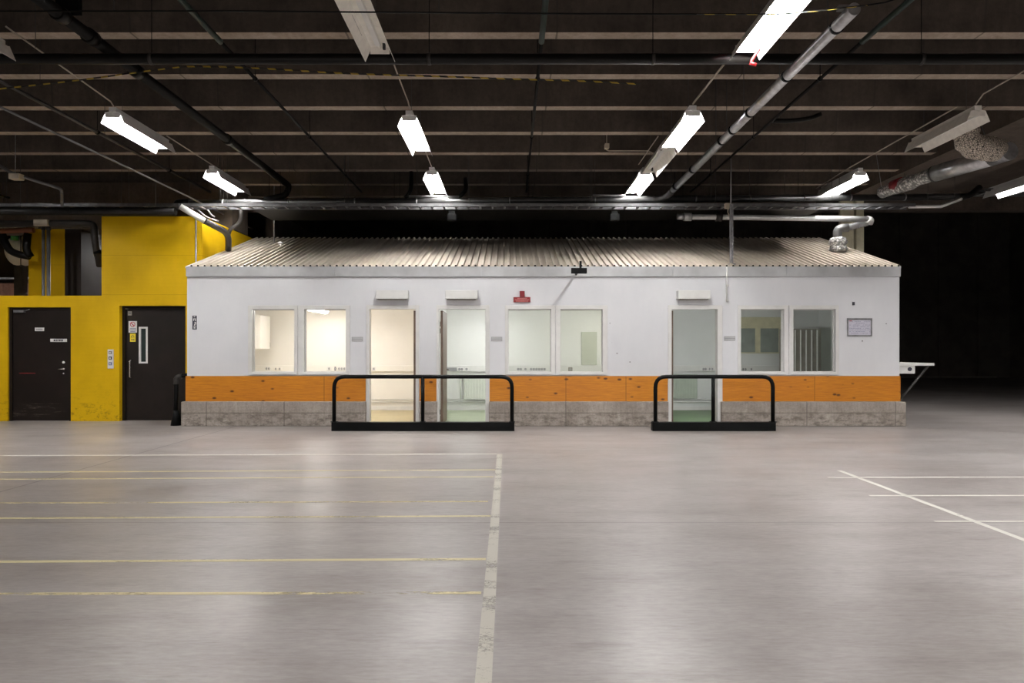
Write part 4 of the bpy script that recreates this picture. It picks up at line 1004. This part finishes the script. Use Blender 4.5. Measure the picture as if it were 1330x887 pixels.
ribbon([P(1030, 17.3, 5.99), P(1060, 14.5, 5.99), P(1095, 10.5, 5.99), P(1126, 6.8, 5.99)], .016, 'tape', 'hazard_tape', 'short hazard tape on the black cord at the silver pipe end')

# ------------------------------------------------------------------ behind the opening over the left door
t = thing('yellow_column', 'yellow concrete column seen through the opening above the left door', 'column', (PX(60, 15), 15.3, 0))
obj('column_shaft', box(PX(36, 15), PX(83, 15), 15.02, 15.9, 0, topz+.02), ['yellow'], t, bevel=.01)
obj('shaded_side', box(PX(83, 15)+.002, PX(105, 15.02), 15.03, 15.85, 0, topz+.02), 'shadeside', t)  # shaded side of the column, put in as a near-black box
def pair(px, r, lab, mt='greypipe'):
    t = thing('riser_pipe', lab, 'pipe', (PX(px, 14.2), 14.2, 0), 'grey riser pipes by the yellow column')
    obj('pipe_run', T([(PX(px, 14.2), 14.2, 0), (PX(px, 14.2), 14.2, PZ(294, 14.2))], r, 14), mt, t)
    obj('pipe_collar', T([(PX(px, 14.2), 14.2, PZ(299, 14.2)), (PX(px, 14.2), 14.2, PZ(294, 14.2))], r*1.25, 14), 'darkpipe', t)
pair(56.3, .03, 'left grey riser pipe before the yellow column')
pair(63, .036, 'right grey riser pipe before the yellow column')
t = thing('utility_pipe', 'black pipe above the opening, bending down at its right end', 'pipe', P(100, 288, 14))
obj('pipe_run', T([P(-40, 291, 14), P(108, 290, 14), P(122, 291, 14), P(124, 318, 14), P(130, 345, 14.3)], .07, 14, bend=.25), 'darkpipe', t)
obj('pipe_joint', T([P(126.5, 325, 14.1), P(127.2, 330, 14.1)], .08, 14), 'black', t)
tag(obj('pipe_label_box', box(PX(44, 13.9), PX(62, 13.9), 13.88, 13.95, PZ(293.3, 13.9), PZ(285, 13.9)), 'beige', bevel=.006), 'pale box on the black pipe above the grey risers', 'box')
tag(obj('rust_pipe', T([P(-40, 301, 14.4), P(44, 299, 14.4)], .055, 12), 'orange_pipe'), 'rust brown pipe in the opening above the left door', 'pipe')
tag(obj('pale_pipe', T([P(-40, 294.5, 14.6), P(48, 295, 14.6)], .035, 12), 'beige'), 'pale pipe just above the rust brown pipe', 'pipe')
tag(obj('black_duct', T([P(2, 300, 14.5), P(5, 312, 14.5), P(12, 325, 14.5), P(22, 330, 14.5), P(38, 333, 14.5)], .075, 12, bend=.15), 'blackpipe'), 'curving black duct, left one in the opening', 'duct', 'black ducts in the opening')
tag(obj('black_duct', T([P(36, 303, 14.45), P(34, 325, 14.45), P(40, 334, 14.5)], .075, 12, bend=.15), 'blackpipe'), 'upright black duct, right one in the opening', 'duct', 'black ducts in the opening')
t = thing('white_tank', 'round white tank with green cap behind the black ducts', 'tank', P(27, 345, 16.5))
obj('tank_body', sphere(P(27, 326, 16.5), .36, .85, 1, 1.05, 24), 'whitep', t)
obj('tank_cap', T([P(19, 312, 16.1), P(19, 303, 16.1)], .08, 12), 'green_f', t)
obj('tank_band', T([P(27, 326-20, 16.14), P(27, 346, 16.14)], .012, 6), 'darkp', t)
obj('tank_support', box(PX(22, 16.5), PX(32, 16.5), 16.4, 16.6, 0, PZ(342, 16.5)), 'darkpipe', t)
tag(obj('grey_panel', box(PX(109, 17), PX(131, 17), 17, 17.1, PZ(341, 17), RT-.004), 'grey'), 'tall grey panel hanging at the right of the opening', 'panel')
tag(obj('rail_bar', T([P(-60, 362, 19), P(140, 361, 19)], .03, 8), 'galvd'), 'thin horizontal rail above the pinkish wall in the opening', 'rail')
for xx in (-12.8, -8.9): obj('rail_post', T([(xx, 19, 0), (xx, 19, PZ(361.5, 19))], .03, 8), 'galvd', bpy.data.objects['rail_bar']) if False else None

for nm, pts_ in (('insulated_pipe', [(-16, 13.12, 4.1), (-12.2, 13.12, 4.1), (-9.4, 13.12, 4.1), (-6.8, 13.12, 4.1)]), ('hose', [P(1012, 157, 10.6)]), ('cable_duct', [P(1205, 268.6, 13.5), P(1240, 262, 13.5)]), ('black_duct', [P(4, 306, 14.5)]), ('black_duct.001', [P(35, 310, 14.46)])):
    for q_ in pts_:
        obj('hanger_rod', T([q_, (q_[0], q_[1], RT-.001 if nm != 'cable_duct' else 4.999)], .005, 6), 'rod', bpy.data.objects[nm])
# small roof lamp
t = thing('roof_cowl', 'tiny white round fitting near the left of the roof ridge', 'fitting', P(364.5, 319, 14.7))
zr = ZE+SL*(15.0-YFc)
obj('cowl_cap', sphere((PX(364.5, 15.0), 15.0, zr+.075), .055, 1.2, 1, .6), 'whitep', t)
obj('cowl_stem', T([(PX(364.5, 15.0), 15.0, zr+.0), (PX(364.5, 15.0), 15.0, zr+.07)], .02, 8), 'whitep', t)
tag(obj('hanging_rod', T([(PX(356, 15.3), 15.3, ZE+SL*(15.3-YFc)+.03), (PX(356, 15.3), 15.3, RT)], .014, 8), 'galvd'), 'grey rod standing between roof and ceiling above the left windows', 'rod')

# ------------------------------------------------------------------ world, camera
w = bpy.data.worlds.new('hall_air'); S.world = w; w.use_nodes = True
w.node_tree.nodes['Background'].inputs[0].default_value = (.02, .02, .022, 1); w.node_tree.nodes['Background'].inputs[1].default_value = .1
cd = bpy.data.cameras.new('camera'); cam = bpy.data.objects.new('camera', cd); COL.objects.link(cam)
cam.location = (0, 0, EYE); cam.rotation_euler = (math.pi/2, 0, 0)
cd.sensor_width = 36; cd.lens = F/1330*36; cd.shift_x = (665-CX)/1330; cd.shift_y = (CY-443.5)/1330
cd.clip_end = 200
S.camera = cam
S.view_settings.view_transform = 'Standard'; S.view_settings.look = 'None'; S.view_settings.gamma = 1; S.view_settings.use_curve_mapping = False
S.view_settings.exposure = 0
S.cycles.use_denoising = True; S.cycles.max_bounces = 8; S.cycles.transparent_max_bounces = 12
S.cycles.sample_clamp_indirect = 6
